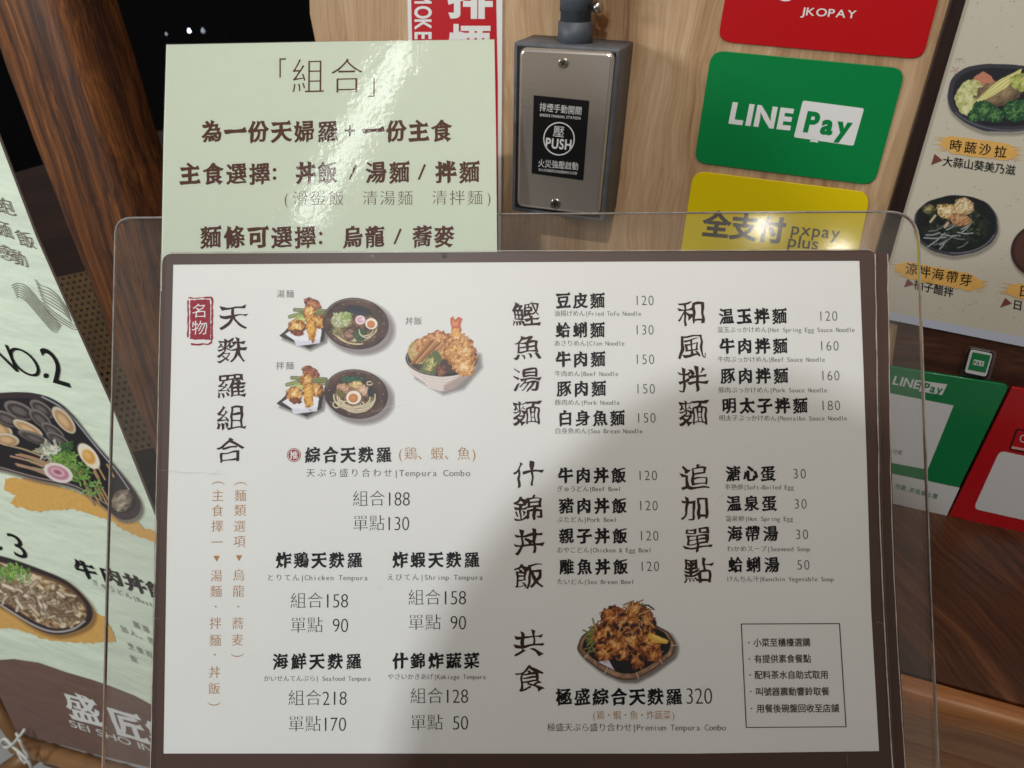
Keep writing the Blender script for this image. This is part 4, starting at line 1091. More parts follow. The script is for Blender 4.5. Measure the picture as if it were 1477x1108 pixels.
# salad
c = Cv(1350, 78, 1560, 206, 1.3)
pts = rnd([(1366, 140), (1372, 112), (1392, 97), (1420, 92), (1460, 93), (1500, 98), (1540, 115), (1545, 150), (1515, 178), (1470, 190), (1420, 190), (1392, 178), (1371, 160)], 9, 4)
c.poly([(x + 1, y + 4) for x, y in pts], (150, 142, 130), soft=7); c.poly(pts, (44, 44, 52), nz=.6)
ip = [(1455 + (x - 1455) * .92, 140 + (y - 141) * .86) for x, y in pts]; c.poly(ip, (24, 24, 30)); c.curve(1452, 142, 84, 46, 25, 150, 1.4, (92, 92, 104), 2, .9)
c.poly(rnd([(1402, 114), (1418, 102), (1430, 110), (1436, 120), (1424, 128)], 4), (186, 116, 88), nz=2)
m = c.poly(rnd([(1376, 140), (1386, 122), (1402, 113), (1416, 120), (1420, 132), (1404, 150), (1398, 170), (1384, 162)], 7), (196, 196, 128), nz=4); c.tex(m * .9, [(148, 150, 84), (196, 196, 124), (226, 224, 170)], 5, 4)
c.fried(1440, 135, 34, 18, -10, 5, [(70, 56, 40), (120, 98, 70), (160, 136, 96)], 12, 5)
c.poly([(1404, 148), (1440, 116), (1474, 99), (1472, 106), (1452, 126), (1412, 150)], (220, 212, 128), nz=1.2)
for i in range(5): c.rod([(1408 + i, 147 + i * .5), (1440 + i * 2, 119 + i * 1.4), (1470, 101 + i)], 1.1, ((190, 180, 96), (240, 234, 168))[i % 2], .9)
c.fried(1482, 120, 26, 14, 10, 8, [(110, 120, 50), (170, 176, 84), (214, 214, 134)], 6, 5)
for x, y, r in ((1418, 160, 17), (1436, 166, 12), (1404, 168, 9), (1464, 160, 17), (1482, 158, 18), (1500, 150, 16)):
    c.fried(x, y, r, r * .9, 0, int(x), [(16, 40, 28), (28, 70, 42), (54, 100, 52), (96, 136, 70)], 3, 5)
c.emboss(.1); c.build('printed_dish', PZ, M_PRINT, po)
# seaweed
c = Cv(1304, 272, 1456, 388, 1.3)
pts = rnd([(1318, 330), (1320, 306), (1338, 290), (1370, 281), (1400, 283), (1424, 292), (1438, 310), (1440, 335), (1430, 352), (1408, 364), (1375, 370), (1345, 363), (1324, 348)], 8, 4)
c.poly([(x + 1, y + 4) for x, y in pts], (150, 142, 130), soft=7); c.poly(pts, (52, 52, 58), nz=.5); c.poly([(1379 + (x - 1379) * .955, 324 + (y - 326) * .94) for x, y in pts], (18, 20, 22)); c.curve(1380, 325, 57, 40, 20, 100, 1.2, (120, 120, 126), 0, .9)
m = np.clip(.5 - c.ed(1378, 326, 48, 34) / 8, 0, 1); c.tex(m * .7, [(10, 12, 12), (20, 30, 22), (44, 58, 36)], 7, 9)
g = np.random.RandomState(8)
for i in range(16):
    x, y = 1345 + g.rand() * 50, 325 + g.rand() * 30; a = -.5 + g.randn() * .35; L_ = 6 + 10 * g.rand(); c.rod([(x - L_ * math.cos(a), y - L_ * math.sin(a)), (x, y + 1), (x + L_ * math.cos(a), y + L_ * math.sin(a) - 1)], 2.1, (168, 172, 176) if i % 3 else (112, 116, 112), .4)
for i in range(26): x, y = 1380 + 40 * (g.rand() - .5) * 1.6, 322 + 40 * (g.rand() - .5); c.ell(x, y, 2.5, 1.2, (70, 84, 58), g.rand() * 180, soft=2)
c.fried(1339, 302, 9, 7, 0, 2, [(60, 60, 36), (110, 104, 62), (160, 146, 96)], 4); c.fried(1368, 305, 18, 11, 10, 3, [(120, 80, 40), (186, 146, 90), (222, 196, 140), (240, 228, 190)], 4, 5)
c.fried(1390, 298, 14, 13, 0, 4, [(150, 110, 70), (206, 176, 126), (234, 220, 178)], 4, 5); c.fried(1385, 317, 16, 9, 10, 5, [(110, 66, 34), (176, 124, 80), (214, 170, 124)], 4, 4)
c.rod([(1342, 320), (1349, 311)], 3.6, (206, 190, 140)); c.rod([(1363, 327), (1367, 322)], 5, (206, 176, 146))
c.emboss(.1); c.build('printed_dish', PZ, M_PRINT, po)
c = Cv(1450, 312, 1570, 412, 1.0)
c.ell(1512, 366, 52, 42, (150, 142, 130), 0, soft=6); c.ell(1510, 362, 52, 42, (46, 28, 24)); c.ell(1510, 362, 47, 37, (70, 40, 32)); c.fried(1512, 360, 30, 22, 0, 4)
c.build('printed_dish', PZ, M_PRINT, po)

# ================================================================== counter
CZ = None
pa = wall_p.off(0.012).world(1366, 744)
cz_ = pa.z
def on_z(px, py, z):
    r = R3 @ Vector(((px - CX) / F_, -(py - CY) / F_, -1)); return C3 + r * ((z - C3.z) / r.z)
fa, fb = on_z(1301, 973, cz_), on_z(1477, 1026, cz_)
fd = (fb - fa).normalized(); fd = wex.copy()
org = fa.copy()
inn = Vector((0,0,1)).cross(fd).normalized()
depth = (pa - org).dot(-wn) + 0.02
cplane = Plane(org, fd, (0, 0, 1))
def world_prism(name, plane, T, z0, z1, m, bevel=0, kind='structure'):
    ob = prism(name, np.array(T, float), z0, z1, m, None, None, bevel, kind)
    ex, ey, nn = plane.ex, plane.ey, plane.n; o_ = plane.o
    ob.matrix_world = Matrix(((ex.x, ey.x, nn.x, o_.x), (ex.y, ey.y, nn.y, o_.y), (ex.z, ey.z, nn.z, o_.z), (0, 0, 0, 1))); return ob
world_prism('counter_top', cplane, [(-0.35, 0.003), (0.5, 0.003), (0.5, depth), (-0.35, depth)], -0.03, 0.0, M_DKW)
world_prism('counter_front_edge', cplane, [(-0.35, -0.014), (0.5, -0.014), (0.5, 0.0025), (-0.35, 0.0025)], -0.045, 0.0012, M_NOSE, bevel=0.006)
world_prism('counter_front', cplane, [(-0.35, 0.0), (0.5, 0.0), (0.5, 0.02), (-0.35, 0.02)], -0.6, -0.046, M_NOSE)

# payment stands leaning on the wainscot
cp = wall_p.off(0.012)
M_CG2 = mat('deep_green_acrylic', (8, 120, 66), 0.25, coat=0.5); M_CR2 = mat('deep_red_acrylic', (176, 16, 26), 0.25, coat=0.5)
M_LGREY = mat('pale_panel', (208, 208, 206), 0.4)
gs = Thing('payment_stand', 'green payment stand with blank white square standing on the dark counter', 'payment sign', cp, (1366, 744), 'payment stands on the counter')
slab('green_panel', rnd([(1240, 522), (1456, 556), (1384, 703.5), (1220, 669)], [0, 9, 0, 0]), -0.003, 0.0, M_CG2, gs, bevel=0.0005)
slab('white_strip', [(1220, 669.5), (1384, 704), (1365.5, 744), (1210, 709)], -0.003, -0.0002, M_LGREY, gs)
flat('white_square', [[(1262, 563), (1375.5, 585), (1338, 677.5), (1240, 659)]], 0.0003, M_LGREY, gs)
flat('stand_text', line_loops('LINE', (1288, 547.5), (1328, 555), 17, 'bold', up=(.35, -1), natural=True), 0.0003, M_LGREY, gs)
wb = flat('white_box', [[(1331, 549.5), (1366.5, 554.5), (1358.5, 570), (1325, 564.5)]], 0.0003, M_LGREY, gs)
flat('stand_text', line_loops('Pay', (1332, 557), (1361, 562.5), 16, 'bold', up=(.35, -1), natural=True), 0.0005, M_CG2, gs)
flat('stand_text', line_loops('付款', (1287, 650.5), (1302, 653.5), 7, 'sans', up=(.3, -1)), 0.0005, M_GREY, gs)
flat('stand_text', line_loops('付款,折抵無上限', (1291, 700.5), (1353, 717), 7.5, 'semi', up=(.35, -1)), 0.0001, M_CG2, gs)
ph = slab('phone_cutout', rnd([(1400, 504), (1432, 510.5), (1422.5, 544), (1391, 537.5)], 4, 4), -0.003, 0.0, M_LGREY, gs, bevel=.0004)
slab('cutout_backing', rnd([(1395, 498), (1439, 507), (1426, 556), (1384, 544)], 6, 4), -0.0036, -0.0032, M_ACR, gs)
flat('phone_frame', [rnd([(1398, 502), (1434, 509), (1424, 546.5), (1388.5, 539)], 5, 4), rnd([(1400, 504), (1432, 510.5), (1422.5, 544), (1391, 537.5)], 4, 4)], -0.0002, M_BLK, gs)
flat('phone_screen', [[(1403, 508), (1429, 513), (1421.5, 538), (1396, 533)]], 0.0003, M_CG2, gs, parent=ph)
flat('phone_tag', [[(1405, 518.5), (1420, 521.5), (1418, 529), (1403, 526)]], 0.0005, M_LGREY, gs, parent=ph)
flat('phone_text', line_loops('PAY', (1404.5, 522.5), (1418.5, 525.3), 7.5, 'bold', up=(.3, -1), natural=True), 0.0007, M_CG2, gs, parent=ph)
rs = Thing('payment_stand', 'red payment stand with rounded white square at the right beside the green stand', 'payment sign', cp, (1480, 770), 'payment stands on the counter')
slab('red_panel', rnd([(1459.5, 558.5), (1640, 588), (1590, 800), (1368, 744)], [4, 0, 0, 0]), -0.003, 0.0, M_CR2, rs, bevel=0.0005)
flat('white_square', [rnd([(1442, 650), (1560, 676), (1530, 762), (1404, 734)], 9, 5)], 0.0003, M_LGREY, rs)
o1 = rnd([(1466, 618), (1540, 633), (1530, 662), (1455, 649)], 4, 4); i1 = rnd([(1468, 620), (1538, 634.5), (1528.5, 660), (1458, 647.5)], 3, 4)
flat('logo_frame', [o1, i1], 0.0003, M_BLK, rs)
M_PK = mat('pale_pink_print', (214, 150, 150), .5); flat('logo_band', [[(1459.5, 643.5), (1530, 657), (1528.5, 660), (1458.4, 647)]], 0.0003, M_PK, rs)
flat('logo_ring', [np.c_[1476 + 5 * np.cos(k), 633 + 5.5 * np.sin(k)], np.c_[1476 + 3.8 * np.cos(k), 633 + 4.3 * np.sin(k)]], 0.0003, M_LGREY, rs)

# ================================================================== banner at the left
ban_p = Plane(C3 + (R3 @ Vector(((100 - CX) / F_, -(900 - CY) / F_, -1))) * 0.74, wex, wn)
M_CLOTH = mat('mint_cloth', (228, 240, 218), 0.85, var=0.04, vscale=25, bump=0.55, bscale=11, bdist=0.012, aniso=(.6, 1.6, 1))
M_CBRN = mat('brown_cloth_print', (120, 92, 80), 0.85, var=0.12, vscale=30, bump=0.55, bscale=11, bdist=0.012, aniso=(.6, 1.6, 1))
M_HEM = mat('brown_hem', (84, 68, 60), 0.85, bump=.3, bscale=900)
ba = Thing('cloth_banner', 'pale green cloth banner with noodle bowl photos and NO.2 hanging at the left', 'banner', ban_p, (100, 1085))
ed = [(-40, 95), (0, 200), (53, 340), (104, 455), (162, 584), (222, 735), (275, 872), (340, 1040), (362, 1140)]
lo = [(215, 1107), (150, 1091.5), (25, 1058), (0, 1005), (-300, 420), (-300, 95)]
slab('banner_cloth', ed + lo, -0.0012, 0.0, M_CLOTH, ba)
hem = [(x, y) for x, y in ed]; strip('banner_hem', hem, 3.2, 0.0002, M_HEM, ba, 0.0006)
BZ = 0.0004
flat('brown_wave', [[(-120, 975), (-40, 957), (0, 952), (20, 950.6), (56, 956), (96, 970), (134, 981), (157, 989), (192.5, 1003), (220.5, 1018), (262, 1036), (339, 1068), (352, 1105), (215, 1107), (150, 1091.5), (25, 1058), (0, 1005)]], BZ, M_CBRN, ba)
flat('brush_swash', [rough_loop([(8, 690), (54, 690), (122, 714), (160, 735), (190, 751), (224, 768), (245, 790), (190, 771), (152, 749), (108, 734), (49, 738), (14, 727), (22, 715), (5, 705)], 1.0, 4, 2)], BZ, M_SWASH, ba)
flat('brush_swash', [rough_loop([(-40, 868), (0, 875), (60, 880), (120, 874), (150, 890), (163, 912), (168, 925), (125, 928), (67, 923), (25, 908), (0, 906), (-60, 900)], 1.0, 4, 3)], BZ, M_SWASH, ba)
def skew(chars, pts, w, h, sty, m, name, z=BZ + .0002, ex=(1, .3), up=(-.42, -1)):
    lp = []
    for ch, (x, y) in zip(chars, pts): lp += gloops(ch, sty, (x, y), (w * ex[0], w * ex[1]), (up[0] * h, up[1] * h))
    return flat(name, lp, z, m, ba)
skew('NO', [(0, 510), (34, 520)], 58, 60, 'thin', M_INK, 'banner_number'); flat('banner_number', [cir(66, 542, 3.6)], BZ + .0002, M_INK, ba); skew('2', [(77, 527)], 60, 76, 'sans', M_INK, 'banner_number')
skew('NO', [(-72, 752), (-38, 764)], 50, 52, 'thin', M_INK, 'banner_number'); flat('banner_number', [cir(0, 791, 3)], BZ + .0002, M_INK, ba); skew('3', [(24, 786)], 56, 50, 'sans', M_INK, 'banner_number')
skew('牛肉丼飯', [(123, 822), (160, 831), (193.6, 842), (227, 853)], 31, 27, 'kai', M_INK, 'banner_dish_name')
flat('banner_subtitle', line_loops('ぎゅうどん|Beef Bowl', (131, 838), (250, 885), 10, 'song', up=(-.42, -1)), BZ + .0002, M_GREY, ba)
M_SOFT = mat('faded_grey_print', (150, 152, 140), 0.8)
for t, x, y in (('嚴選', 190, 899), ('加入、搭配', 172, 905), ('烹煮而成', 182, 930), ('飲', 186, 948)):
    flat('banner_note', line_loops(t, (x, y), (x + 13 * len(t), y + 5.5 * len(t)), 11, 'semi', up=(-.42, -1)), BZ + .0002, M_SOFT, ba)
skew('盛匠製', [(119, 1022), (184, 1046), (240, 1066)], 52, 45, 'kai', M_WHITE, 'banner_logo', ex=(1, .34), up=(-.40, -1))
flat('banner_logo', line_loops('SEI SHO IN', (99, 1042), (222, 1082), 14, 'sans', up=(-.4, -1), natural=True), BZ + .0002, M_WHITE, ba)
M_TXT = mat('taupe_print', (112, 96, 84), 0.8)
skew('飽', [(5, 297)], 30, 28, 'hand', M_TXT, 'banner_verse'); skew('麵飯', [(3, 330), (36, 345)], 27, 27, 'hand', M_TXT, 'banner_verse'); skew('感動', [(6, 364), (27, 372)], 23, 26, 'hand', M_TXT, 'banner_verse')
wv = []
def ribbon(P, w):
    P = np.array(P, float); d = np.gradient(P, axis=0); d /= np.linalg.norm(d, axis=1)[:, None] + 1e-9; nn = np.c_[-d[:, 1], d[:, 0]] * w / 2
    return np.concatenate([P + nn, (P - nn)[::-1]])
def smooth(P, n=22):
    P = np.array(P, float); t = np.linspace(0, len(P) - 1, n); out = []
    for x in t:
        i = int(min(x, len(P) - 2)); f = x - i; a, b, c_, d = P[max(i - 1, 0)], P[i], P[i + 1], P[min(i + 2, len(P) - 1)]
        out.append(.5 * ((2 * b) + (-a + c_) * f + (2 * a - 5 * b + 4 * c_ - d) * f * f + (-a + 3 * b - 3 * c_ + d) * f ** 3))
    return np.array(out)
for i in range(7):
    wv.append(ribbon(smooth([(16 + i * 1.3, 412 + i * 3.0), (27, 408.5 + i * 3.2), (40 - i * .3, 415 + i * 3.4), (58, 436 + i * 3.7), (74, 456 + i * 3.4), (88 - i, 470 + i * 1.6)]), 1.0))
for i in range(9):
    wv.append(ribbon(smooth([(50 + i * 1.8, 403 + i * 5.4), (57 + i * 1.6, 411 + i * 4.9), (70 + i * 1.2, 416 + i * 5.2), (84 + i * 2.0, 428 + i * 5.2), (97 + i * 1.2, 447 + i * 3.6)] if i < 6 else [(50 + i * 1.8, 403 + i * 5.4), (68 + i * 1.5, 420 + i * 5), (90 + i * 1.6, 441 + i * 4.1), (102 + i, 454 + i * 2.6)]), 1.0))
M_LINE = mat('wave_line_print', (140, 136, 120), 0.8)
for w_ in wv: flat('wave_line', [wfill([w_])], BZ + .0001, M_LINE, ba)
# clam bowl
c = Cv(-90, 552, 216, 762, 1.1)
o1 = smooth([(-90, 590), (-40, 572), (40, 566), (90, 585), (135, 638), (165, 672), (190, 703), (203, 728), (196, 746), (173, 749), (150, 731), (108, 704), (54, 692), (0, 677), (-60, 668), (-90, 664)], 60)
c.poly([(x + 3, y + 4) for x, y in o1], (120, 112, 96), soft=7)
c.poly(o1, (44, 34, 38)); c.poly([(70 + (x - 70) * .95, 650 + (y - 650) * .9) for x, y in o1], (22, 17, 20)); 
c.rod(smooth([(60, 572), (96, 594), (138, 644), (168, 680), (186, 706)]), 2.2, (170, 172, 178), .5); c.rod(smooth([(0, 674), (54, 689), (108, 701), (158, 730)]), 2.2, (150, 134, 130), .5)
g = np.random.RandomState(4)
def clam(x, y, rx, ry, a, i):
    c.ell(x + 2, y + 2, rx + 1, ry + 1, (14, 12, 14), a, soft=3); c.ell(x, y, rx, ry, (206, 192, 168) if i % 3 == 1 else (112, 104, 100), a)
    c.ell(x + .5, y + 1.2, rx * .82, ry * .76, (172, 128, 84) if i % 3 == 1 else (44, 36, 36), a, soft=2); c.ell(x - 1, y + .5, rx * .5, ry * .45, (210, 170, 120) if i % 3 == 1 else (92, 84, 80), a, soft=3)
for i, (x, y, rx, ry, a) in enumerate(((-30, 600, 22, 12, 20), (0, 618, 20, 10, 30), (28, 592, 24, 11, 25), (60, 590, 20, 9, 35), (92, 606, 24, 10, 50), (58, 604, 20, 9, 40), (10, 604, 22, 9, 25), (40, 618, 24, 8, 28), (76, 622, 20, 8, 35), (-20, 630, 22, 10, 10), (10, 634, 18, 9, 12), (50, 632, 26, 7, 22), (84, 634, 20, 7, 30))): clam(x, y, rx, ry, a, i)
for i in range(22):
    x, y = 10 + g.rand() * 70, 645 + g.rand() * 30; c.rod(smooth([(x, y + (x - 40) * .2), (x + 22, y + 6 + (x - 40) * .22), (x + 46, y + 16 + (x - 40) * .25)], 8), 3, (206 - 40 * g.rand(), 176 - 40 * g.rand(), 130 - 30 * g.rand()), .4)
for i in range(12):
    x, y = 120 + g.rand() * 35, 668 + g.rand() * 45; c.rod([(x, y), (x + 10, y + 18)], 3, (190, 146, 96), .4)
c.ell(74, 652, 14, 10, (222, 220, 196), 30, nz=5, soft=2); sprig(c, 72, 650, 18, 60, (222, 224, 196), 2.2, 3, 6, 12); sprig(c, 92, 662, 16, 60, (112, 160, 60), 2.8, 4, 6, 12); sprig(c, 112, 682, 18, 60, (100, 150, 56), 2.6, 5, 6, 14); sprig(c, 96, 645, 9, 20, (52, 92, 40), 2.6, 6, 5, 7); sprig(c, 134, 704, 12, 26, (110, 156, 70), 2.4, 7, 6, 12)
c.ell(128, 658, 22, 11, (240, 226, 200), 52, soft=1.5); c.ell(128, 659, 12, 8, (214, 150, 64), 52, soft=3); c.ell(126, 657, 6, 4, (232, 178, 96), 52, soft=3)
c.ell(84, 682, 22, 13, (228, 214, 206), 22); c.ell(84, 682, 16, 9, (186, 116, 134), 22, soft=2); c.ell(83, 681, 11, 6, (216, 170, 178), 22, soft=2); c.ell(83, 681, 6, 3, (160, 84, 108), 22, soft=2)
c.fried(176, 722, 14, 17, 30, 6, [(60, 50, 44), (130, 112, 90), (200, 184, 156)], 7, 5)
c.emboss(.12); c.build('printed_dish', BZ + .0003, M_PRINT, ba)
# beef bowl
c = Cv(-70, 792, 144, 924, 1.1)
o1 = smooth([(-70, 790), (0, 802), (54, 820), (95, 838), (122, 862), (134, 884), (126, 902), (101, 913), (76, 915), (45, 903), (0, 874), (-60, 850), (-70, 842)], 50)
c.poly([(x + 4, y + 4) for x, y in o1], (150, 110, 60), soft=8); c.poly(o1, (36, 26, 28)); c.rod(smooth([(0, 872), (45, 900), (76, 911), (104, 908), (122, 896)]), 3, (190, 180, 176), .6)
c.poly([(46 + (x - 46) * .9, 862 + (y - 864) * .82) for x, y in o1], (98, 66, 44))
m = np.clip(.5 - (c.pd(o1) + 9) / 2, 0, 1); c.tex(m, [(70, 46, 30), (140, 104, 68), (206, 176, 130), (236, 220, 184)], 9, 31, 1, 1.8, .5, .28, .72)
for i in range(150):
    x, y = -10 + g.rand() * 118, 0; y = 832 + (x + 10) * .3 + g.rand() * 40 - 8
    if c.pd(o1)[min(c.h - 1, max(0, int((y - 792) * 1.1))), min(c.w - 1, max(0, int((x + 70) * 1.1)))] > -7: continue
    a = .4 + g.randn() * .8; L_ = 4 + 7 * g.rand(); kx = g.rand(); c.rod(smooth([(x - L_ * math.cos(a), y - L_ * math.sin(a)), (x, y + g.randn() * 2), (x + L_ * math.cos(a), y + L_ * math.sin(a))], 5), 3.5 + 4 * g.rand(), (120 + 128 * kx, 88 + 140 * kx, 56 + 140 * kx), .5)
sprig(c, 18, 826, 22, 70, (128, 176, 74), 3, 9, 6, 9); sprig(c, 34, 834, 10, 24, (190, 210, 140), 2.6, 10, 5, 6)
c.emboss(.12); c.build('printed_dish', BZ + .0003, M_PRINT, ba)

# bamboo rod and string under the banner
bp = wall_p.off(0.028)
def wpt(px, py, off): return wall_p.world(px, py, off) if False else ban_p.off(off - 0.03).world(px, py)
M_BAM = mat('bamboo', (140, 100, 62), .38, var=.35, vscale=16, bump=.1, bscale=60)
bb = bpy.data.objects.new('bamboo_rod', None); COL.objects.link(bb); A_, B_ = wpt(26, 1073, .021), wpt(290, 1152, .021); bb.location = A_
tag(bb, 'brown bamboo rod along the bottom hem of the cloth banner', 'rod')
dv = B_ - A_; ln = dv.length; du = dv.normalized()
ps, rsd = [], []
for i in range(41):
    t = i / 40; ps.append(dv * t); nd = abs((t * 5) % 1 - .5); rsd.append(.0120 + (.0012 if nd > .46 else 0))
tube('bamboo_culm', ps, rsd, M_BAM, bb, 20)
M_STR = mat('white_string', (214, 216, 208), .8, bump=.4, bscale=900)
st = bpy.data.objects.new('string_tie', None); COL.objects.link(st); st.location = wpt(25, 1062, .03); tag(st, 'white string knotted round the banner corner and bamboo rod', 'string')
def sw(L_): return [wpt(x, y, o_) - st.location for x, y, o_ in L_]
S1 = smooth([tuple(v) for v in sw([(36, 1052, .036), (30, 1060, .040), (18, 1074, .042), (8, 1078, .04), (2, 1070, .04), (8, 1066, .04), (20, 1078, .042), (36, 1092, .044), (44, 1104, .046), (47, 1118, .046)])], 40)
tube('string_cord', S1, .0020, M_STR, st, 8)
S2 = smooth([tuple(v) for v in sw([(24, 1058, .034), (28, 1066, .041), (34, 1080, .043), (40, 1090, .044), (37, 1100, .045), (32, 1095, .045), (26, 1085, .043)])], 30)
tube('string_cord', S2, .0020, M_STR, st, 8)

# ================================================================== post, dark interior
def at_depth(px, py, d): return C3 + (R3 @ Vector(((px - CX) / F_, -(py - CY) / F_, -1))) * d
back = Plane(at_depth(150, 300, 0.86), wex, wn)
M_POSTW = wood('charred_post_wood', [(20, 11, 7), (66, 34, 15), (124, 72, 30), (176, 116, 58)], 110, 3.0, rough=.5, swirl=1.0, bump=.6, fine=1.3)
ptt = Thing('wooden_post', 'dark charred brown timber post leaning behind the banner and acrylic panel', 'post', back, (300, 900))
A = ptt.loc([(-92, -120), (40, -120)], 0); B = ptt.loc([(300, 880), (385, 880)], 0)
w0 = (A[1][0] - A[0][0]) / 2; w1 = (B[1][0] - B[0][0]) / 2
ca, cb = (A[0] + A[1]) / 2, (B[0] + B[1]) / 2
V, Fc = [], []; ns, nr = 28, 40
g = np.random.RandomState(1)
for i in range(nr + 1):
    t = i / nr; cx_, cy_ = ca[0] + (cb[0] - ca[0]) * t, ca[1] + (cb[1] - ca[1]) * t; hw = (w0 + (w1 - w0) * t)
    for j in range(ns):
        a = 2 * math.pi * j / ns; sx, sz = math.cos(a), math.sin(a)
        e = 0.45; x = math.copysign(abs(sx) ** e, sx); z = math.copysign(abs(sz) ** e, sz)
        w = 1 + .012 * math.sin(t * 17 + j) + .006 * g.randn()
        V.append((cx_ + hw * x * w, cy_, -0.045 + 0.045 * z * w))
for i in range(nr):
    for j in range(ns): j2 = (j + 1) % ns; Fc.append((i * ns + j, i * ns + j2, (i + 1) * ns + j2, (i + 1) * ns + j))
link_mesh('timber', V, [f[::-1] for f in Fc], M_POSTW, ptt.ob, smooth=True)
# perforated screen seen between banner and post
M_PERF = mat('olive_screen', (88, 66, 34), .6, var=.25, vscale=40)
sc_p = Plane(at_depth(130, 480, 1.0), wex, wn)
scn = Thing('perforated_screen', 'olive perforated screen behind the post and banner edge', 'screen', sc_p, (150, 620))
Pq = Q((60, 405), (150, 385), (250, 640), (150, 660)); lp = [Pq([(0, 0), (1, 0), (1, 1), (0, 1)])]
for r_ in range(30):
    for q_ in range(10):
        u, v = (q_ + .5 + .5 * (r_ % 2)) / 10.5, (r_ + .5) / 30; lp.append(Pq([(u - .022, v - .0075), (u + .022, v - .0075), (u + .022, v + .0075), (u - .022, v + .0075)]))
flat('screen_sheet', lp, 0, M_PERF, scn)
# far room: near-black wall colour stands in for the darkness of the unlit interior
M_BLACK = mat('unlit_interior_black', (5, 5, 6), .9, spec=.08)
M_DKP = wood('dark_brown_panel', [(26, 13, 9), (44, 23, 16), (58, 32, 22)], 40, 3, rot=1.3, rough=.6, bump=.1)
far = Plane(at_depth(200, 300, 1.5), wex, wn)
fw = Thing('t', None, None, far, (200, 700))
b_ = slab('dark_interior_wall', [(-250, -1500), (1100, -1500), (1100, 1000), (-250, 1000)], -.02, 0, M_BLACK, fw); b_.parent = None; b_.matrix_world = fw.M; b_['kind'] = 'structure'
bpy.data.objects.remove(fw.ob)
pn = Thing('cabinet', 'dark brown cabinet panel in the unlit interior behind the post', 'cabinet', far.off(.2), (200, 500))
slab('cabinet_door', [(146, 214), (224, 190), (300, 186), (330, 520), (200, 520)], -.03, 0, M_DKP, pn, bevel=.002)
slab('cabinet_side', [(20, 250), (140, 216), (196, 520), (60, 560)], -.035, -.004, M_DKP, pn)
M_GLOW = mat('small_lamp_glow', (220, 235, 255), .5, emis=3.0); M_GLOW2 = mat('dim_lamp_glow', (150, 160, 175), .5, emis=.35)
for (x, y, r_, m_, lb) in ((273, 45, .0030, M_GLOW, 'bright pin light, middle of three in the dark opening'), (240, 49.5, .0022, M_GLOW2, 'dim pin light at the left of the bright one in the dark opening'), (293, 45, .0036, M_GLOW2, 'dim pin light at the right of the bright one in the dark opening')):
    p = far.off(.05).world(x, y)
    me = bpy.data.meshes.new('pin_light'); import bmesh
    bm = bmesh.new(); bmesh.ops.create_uvsphere(bm, u_segments=14, v_segments=8, radius=r_); 
    for v in bm.verts:
        if v.co.z > 0: v.co.z *= 1.5; v.co.x *= 1 - .25 * v.co.z / r_ ; v.co.y *= 1 - .25 * v.co.z / r_
    bm.to_mesh(me); bm.free(); me.materials.append(m_); o_ = bpy.data.objects.new('pin_light', me); COL.objects.link(o_); o_.location = p; tag(o_, lb, 'light', 'pin lights in the dark interior')
# floor seen at the lower left
M_FLOOR = mat('grey_tile_floor', (200, 200, 198), .5, var=.1, vscale=8)
fl = world_prism('floor', Plane((0, 0.6, 0.0), (1, 0, 0), (0, 0, 1)), [(-4, -4), (4, -4), (4, 5), (-4, 5)], -.02, 0, M_FLOOR)
lg = bpy.data.objects.new('wooden_trestle', None); COL.objects.link(lg); lg.location = at_depth(60, 1090, .72); tag(lg, 'brown wooden trestle planks under the banner corner at the lower left', 'trestle')
for (a, b, d, w) in (((-30, 985), (30, 1070), 1.10, .012), ((-20, 1135), (62, 1078), 1.14, .016), ((70, 1092), (240, 1150), 1.2, .014)):
    p, q_ = at_depth(*a, d), at_depth(*b, d); tube('plank', [p - lg.location, (p + q_) / 2 - lg.location, q_ - lg.location], w, M_BAM, lg, 6)

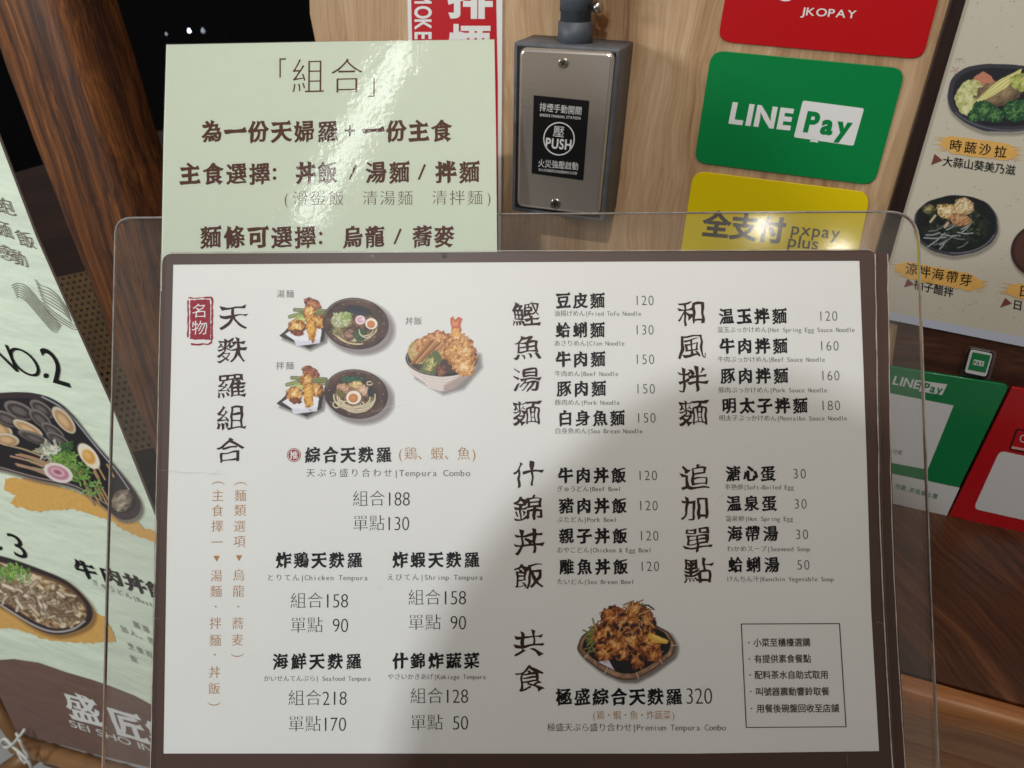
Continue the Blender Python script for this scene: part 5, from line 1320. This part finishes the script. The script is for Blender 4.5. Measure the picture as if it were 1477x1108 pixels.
# ================================================================== the photographer, behind the camera
def person():
    r = bpy.data.objects.new('person', None); COL.objects.link(r); r.location = (0.0, -0.36, 0)
    tag(r, 'person in dark clothes standing behind the camera whose head shades the menu', 'person')
    hc = c2w(-0.068, 0.07, 0.34) - Vector(r.location)
    hx, hy, hz = hc
    J = [(0, 0, .98), (0, 0, 1.16), (0, .0, 1.36), (hx * .5, hy * .4, 1.50), (hx, hy - .02, hz - .14), (hx, hy - .01, hz - .07),
         (-.19, 0, 1.48), (-.27, .0, 1.16), (-.25, .10, .92), (.19, 0, 1.48), (.27, 0, 1.16), (.25, .10, .92),
         (-.1, 0, .90), (-.11, .02, .50), (-.11, -.02, .07), (-.11, .12, .05), (.1, 0, .90), (.11, .02, .50), (.11, -.02, .07), (.11, .12, .05)]
    E = [(0, 1), (1, 2), (2, 3), (3, 4), (4, 5), (3, 6), (6, 7), (7, 8), (3, 9), (9, 10), (10, 11), (0, 12), (12, 13), (13, 14), (14, 15), (0, 16), (16, 17), (17, 18), (18, 19)]
    R = [.15, .13, .15, .09, .055, .055, .07, .05, .035, .07, .05, .035, .09, .06, .045, .04, .09, .06, .045, .04]
    me = bpy.data.meshes.new('clothed_body'); me.from_pydata(J, E, []); ob = bpy.data.objects.new('clothed_body', me); COL.objects.link(ob)
    sk = ob.modifiers.new('s', 'SKIN'); me.skin_vertices[0].data[0].use_root = True
    for i, q_ in enumerate(R): me.skin_vertices[0].data[i].radius = (q_ * (1.15 if i < 3 else 1), q_ * (.8 if i < 3 else 1))
    ob.modifiers.new('u', 'SUBSURF').levels = 2; ob.modifiers['u'].render_levels = 2
    dg = bpy.context.evaluated_depsgraph_get(); dg.update(); nm = bpy.data.meshes.new_from_object(ob.evaluated_get(dg)); ob.modifiers.clear(); ob.data = nm
    nm.materials.clear(); nm.materials.append(mat('dark_clothes', (40, 40, 46), .9)); ob.parent = r
    M_SK = mat('skin', (196, 150, 124), .6); M_HR = mat('black_hair', (22, 18, 16), .6)
    def ball(name, c_, s_, m_, fn=None):
        V, Fc = [], []; a_, b_ = 20, 28
        for i in range(a_ + 1):
            th_ = math.pi * i / a_
            for j in range(b_):
                ph_ = 2 * math.pi * j / b_; x, y, z = math.sin(th_) * math.cos(ph_), math.sin(th_) * math.sin(ph_), math.cos(th_)
                if fn: x, y, z = fn(x, y, z)
                V.append((c_[0] + s_[0] * x, c_[1] + s_[1] * y, c_[2] + s_[2] * z))
        for i in range(a_):
            for j in range(b_): Fc.append((i * b_ + j, (i + 1) * b_ + j, (i + 1) * b_ + (j + 1) % b_, i * b_ + (j + 1) % b_))
        return link_mesh(name, V, Fc, m_, r, smooth=True)
    def face(x, y, z):
        k = 1 - .28 * max(0, -z) ** 1.4; x *= k
        if y > 0: y = y * (.94 - .06 * z); y += .16 * math.exp(-((x / .16) ** 2 + ((z + .12) / .22) ** 2)); y -= .06 * (math.exp(-(((abs(x) - .4) / .18) ** 2 + ((z - .08) / .12) ** 2)))
        return x, y, z
    ball('head', (hx, hy, hz), (.078, .098, .118), M_SK, face)
    ball('hair', (hx, hy - .030, hz - .015), (.112, .098, .155), M_HR)
    for s_ in (-1, 1):
        ball('ear', (hx + s_ * .079, hy - .01, hz - .01), (.010, .018, .030), M_SK); ball('eye', (hx + s_ * .03, hy + .088, hz + .01), (.012, .008, .007), mat('eye_white', (220, 216, 210), .3))
        hd = [(s_ * .25, .10, .90)]
        tube('hand', [(s_ * .25, .10, .93), (s_ * .25, .12, .87), (s_ * .25, .13, .82)], [.028, .038, .030], M_SK, r, 10)
        for q_ in range(4): tube('finger', [(s_ * .25, .105 + .016 * q_, .83), (s_ * .245, .108 + .016 * q_, .78), (s_ * .235, .106 + .016 * q_, .745 + .006 * abs(q_ - 1.5))], [.009, .008, .006], M_SK, r, 8)
        tube('thumb', [(s_ * .25, .145, .88), (s_ * .24, .168, .84), (s_ * .235, .168, .805)], [.011, .010, .008], M_SK, r, 8)
person()

# ================================================================== clean up helpers
for o_ in (_co, _fo): bpy.data.objects.remove(o_)
if wl.ob.name in bpy.data.objects: bpy.data.objects.remove(wl.ob)
for o_ in list(bpy.data.objects):
    if o_.type == 'EMPTY' and not o_.children: bpy.data.objects.remove(o_)
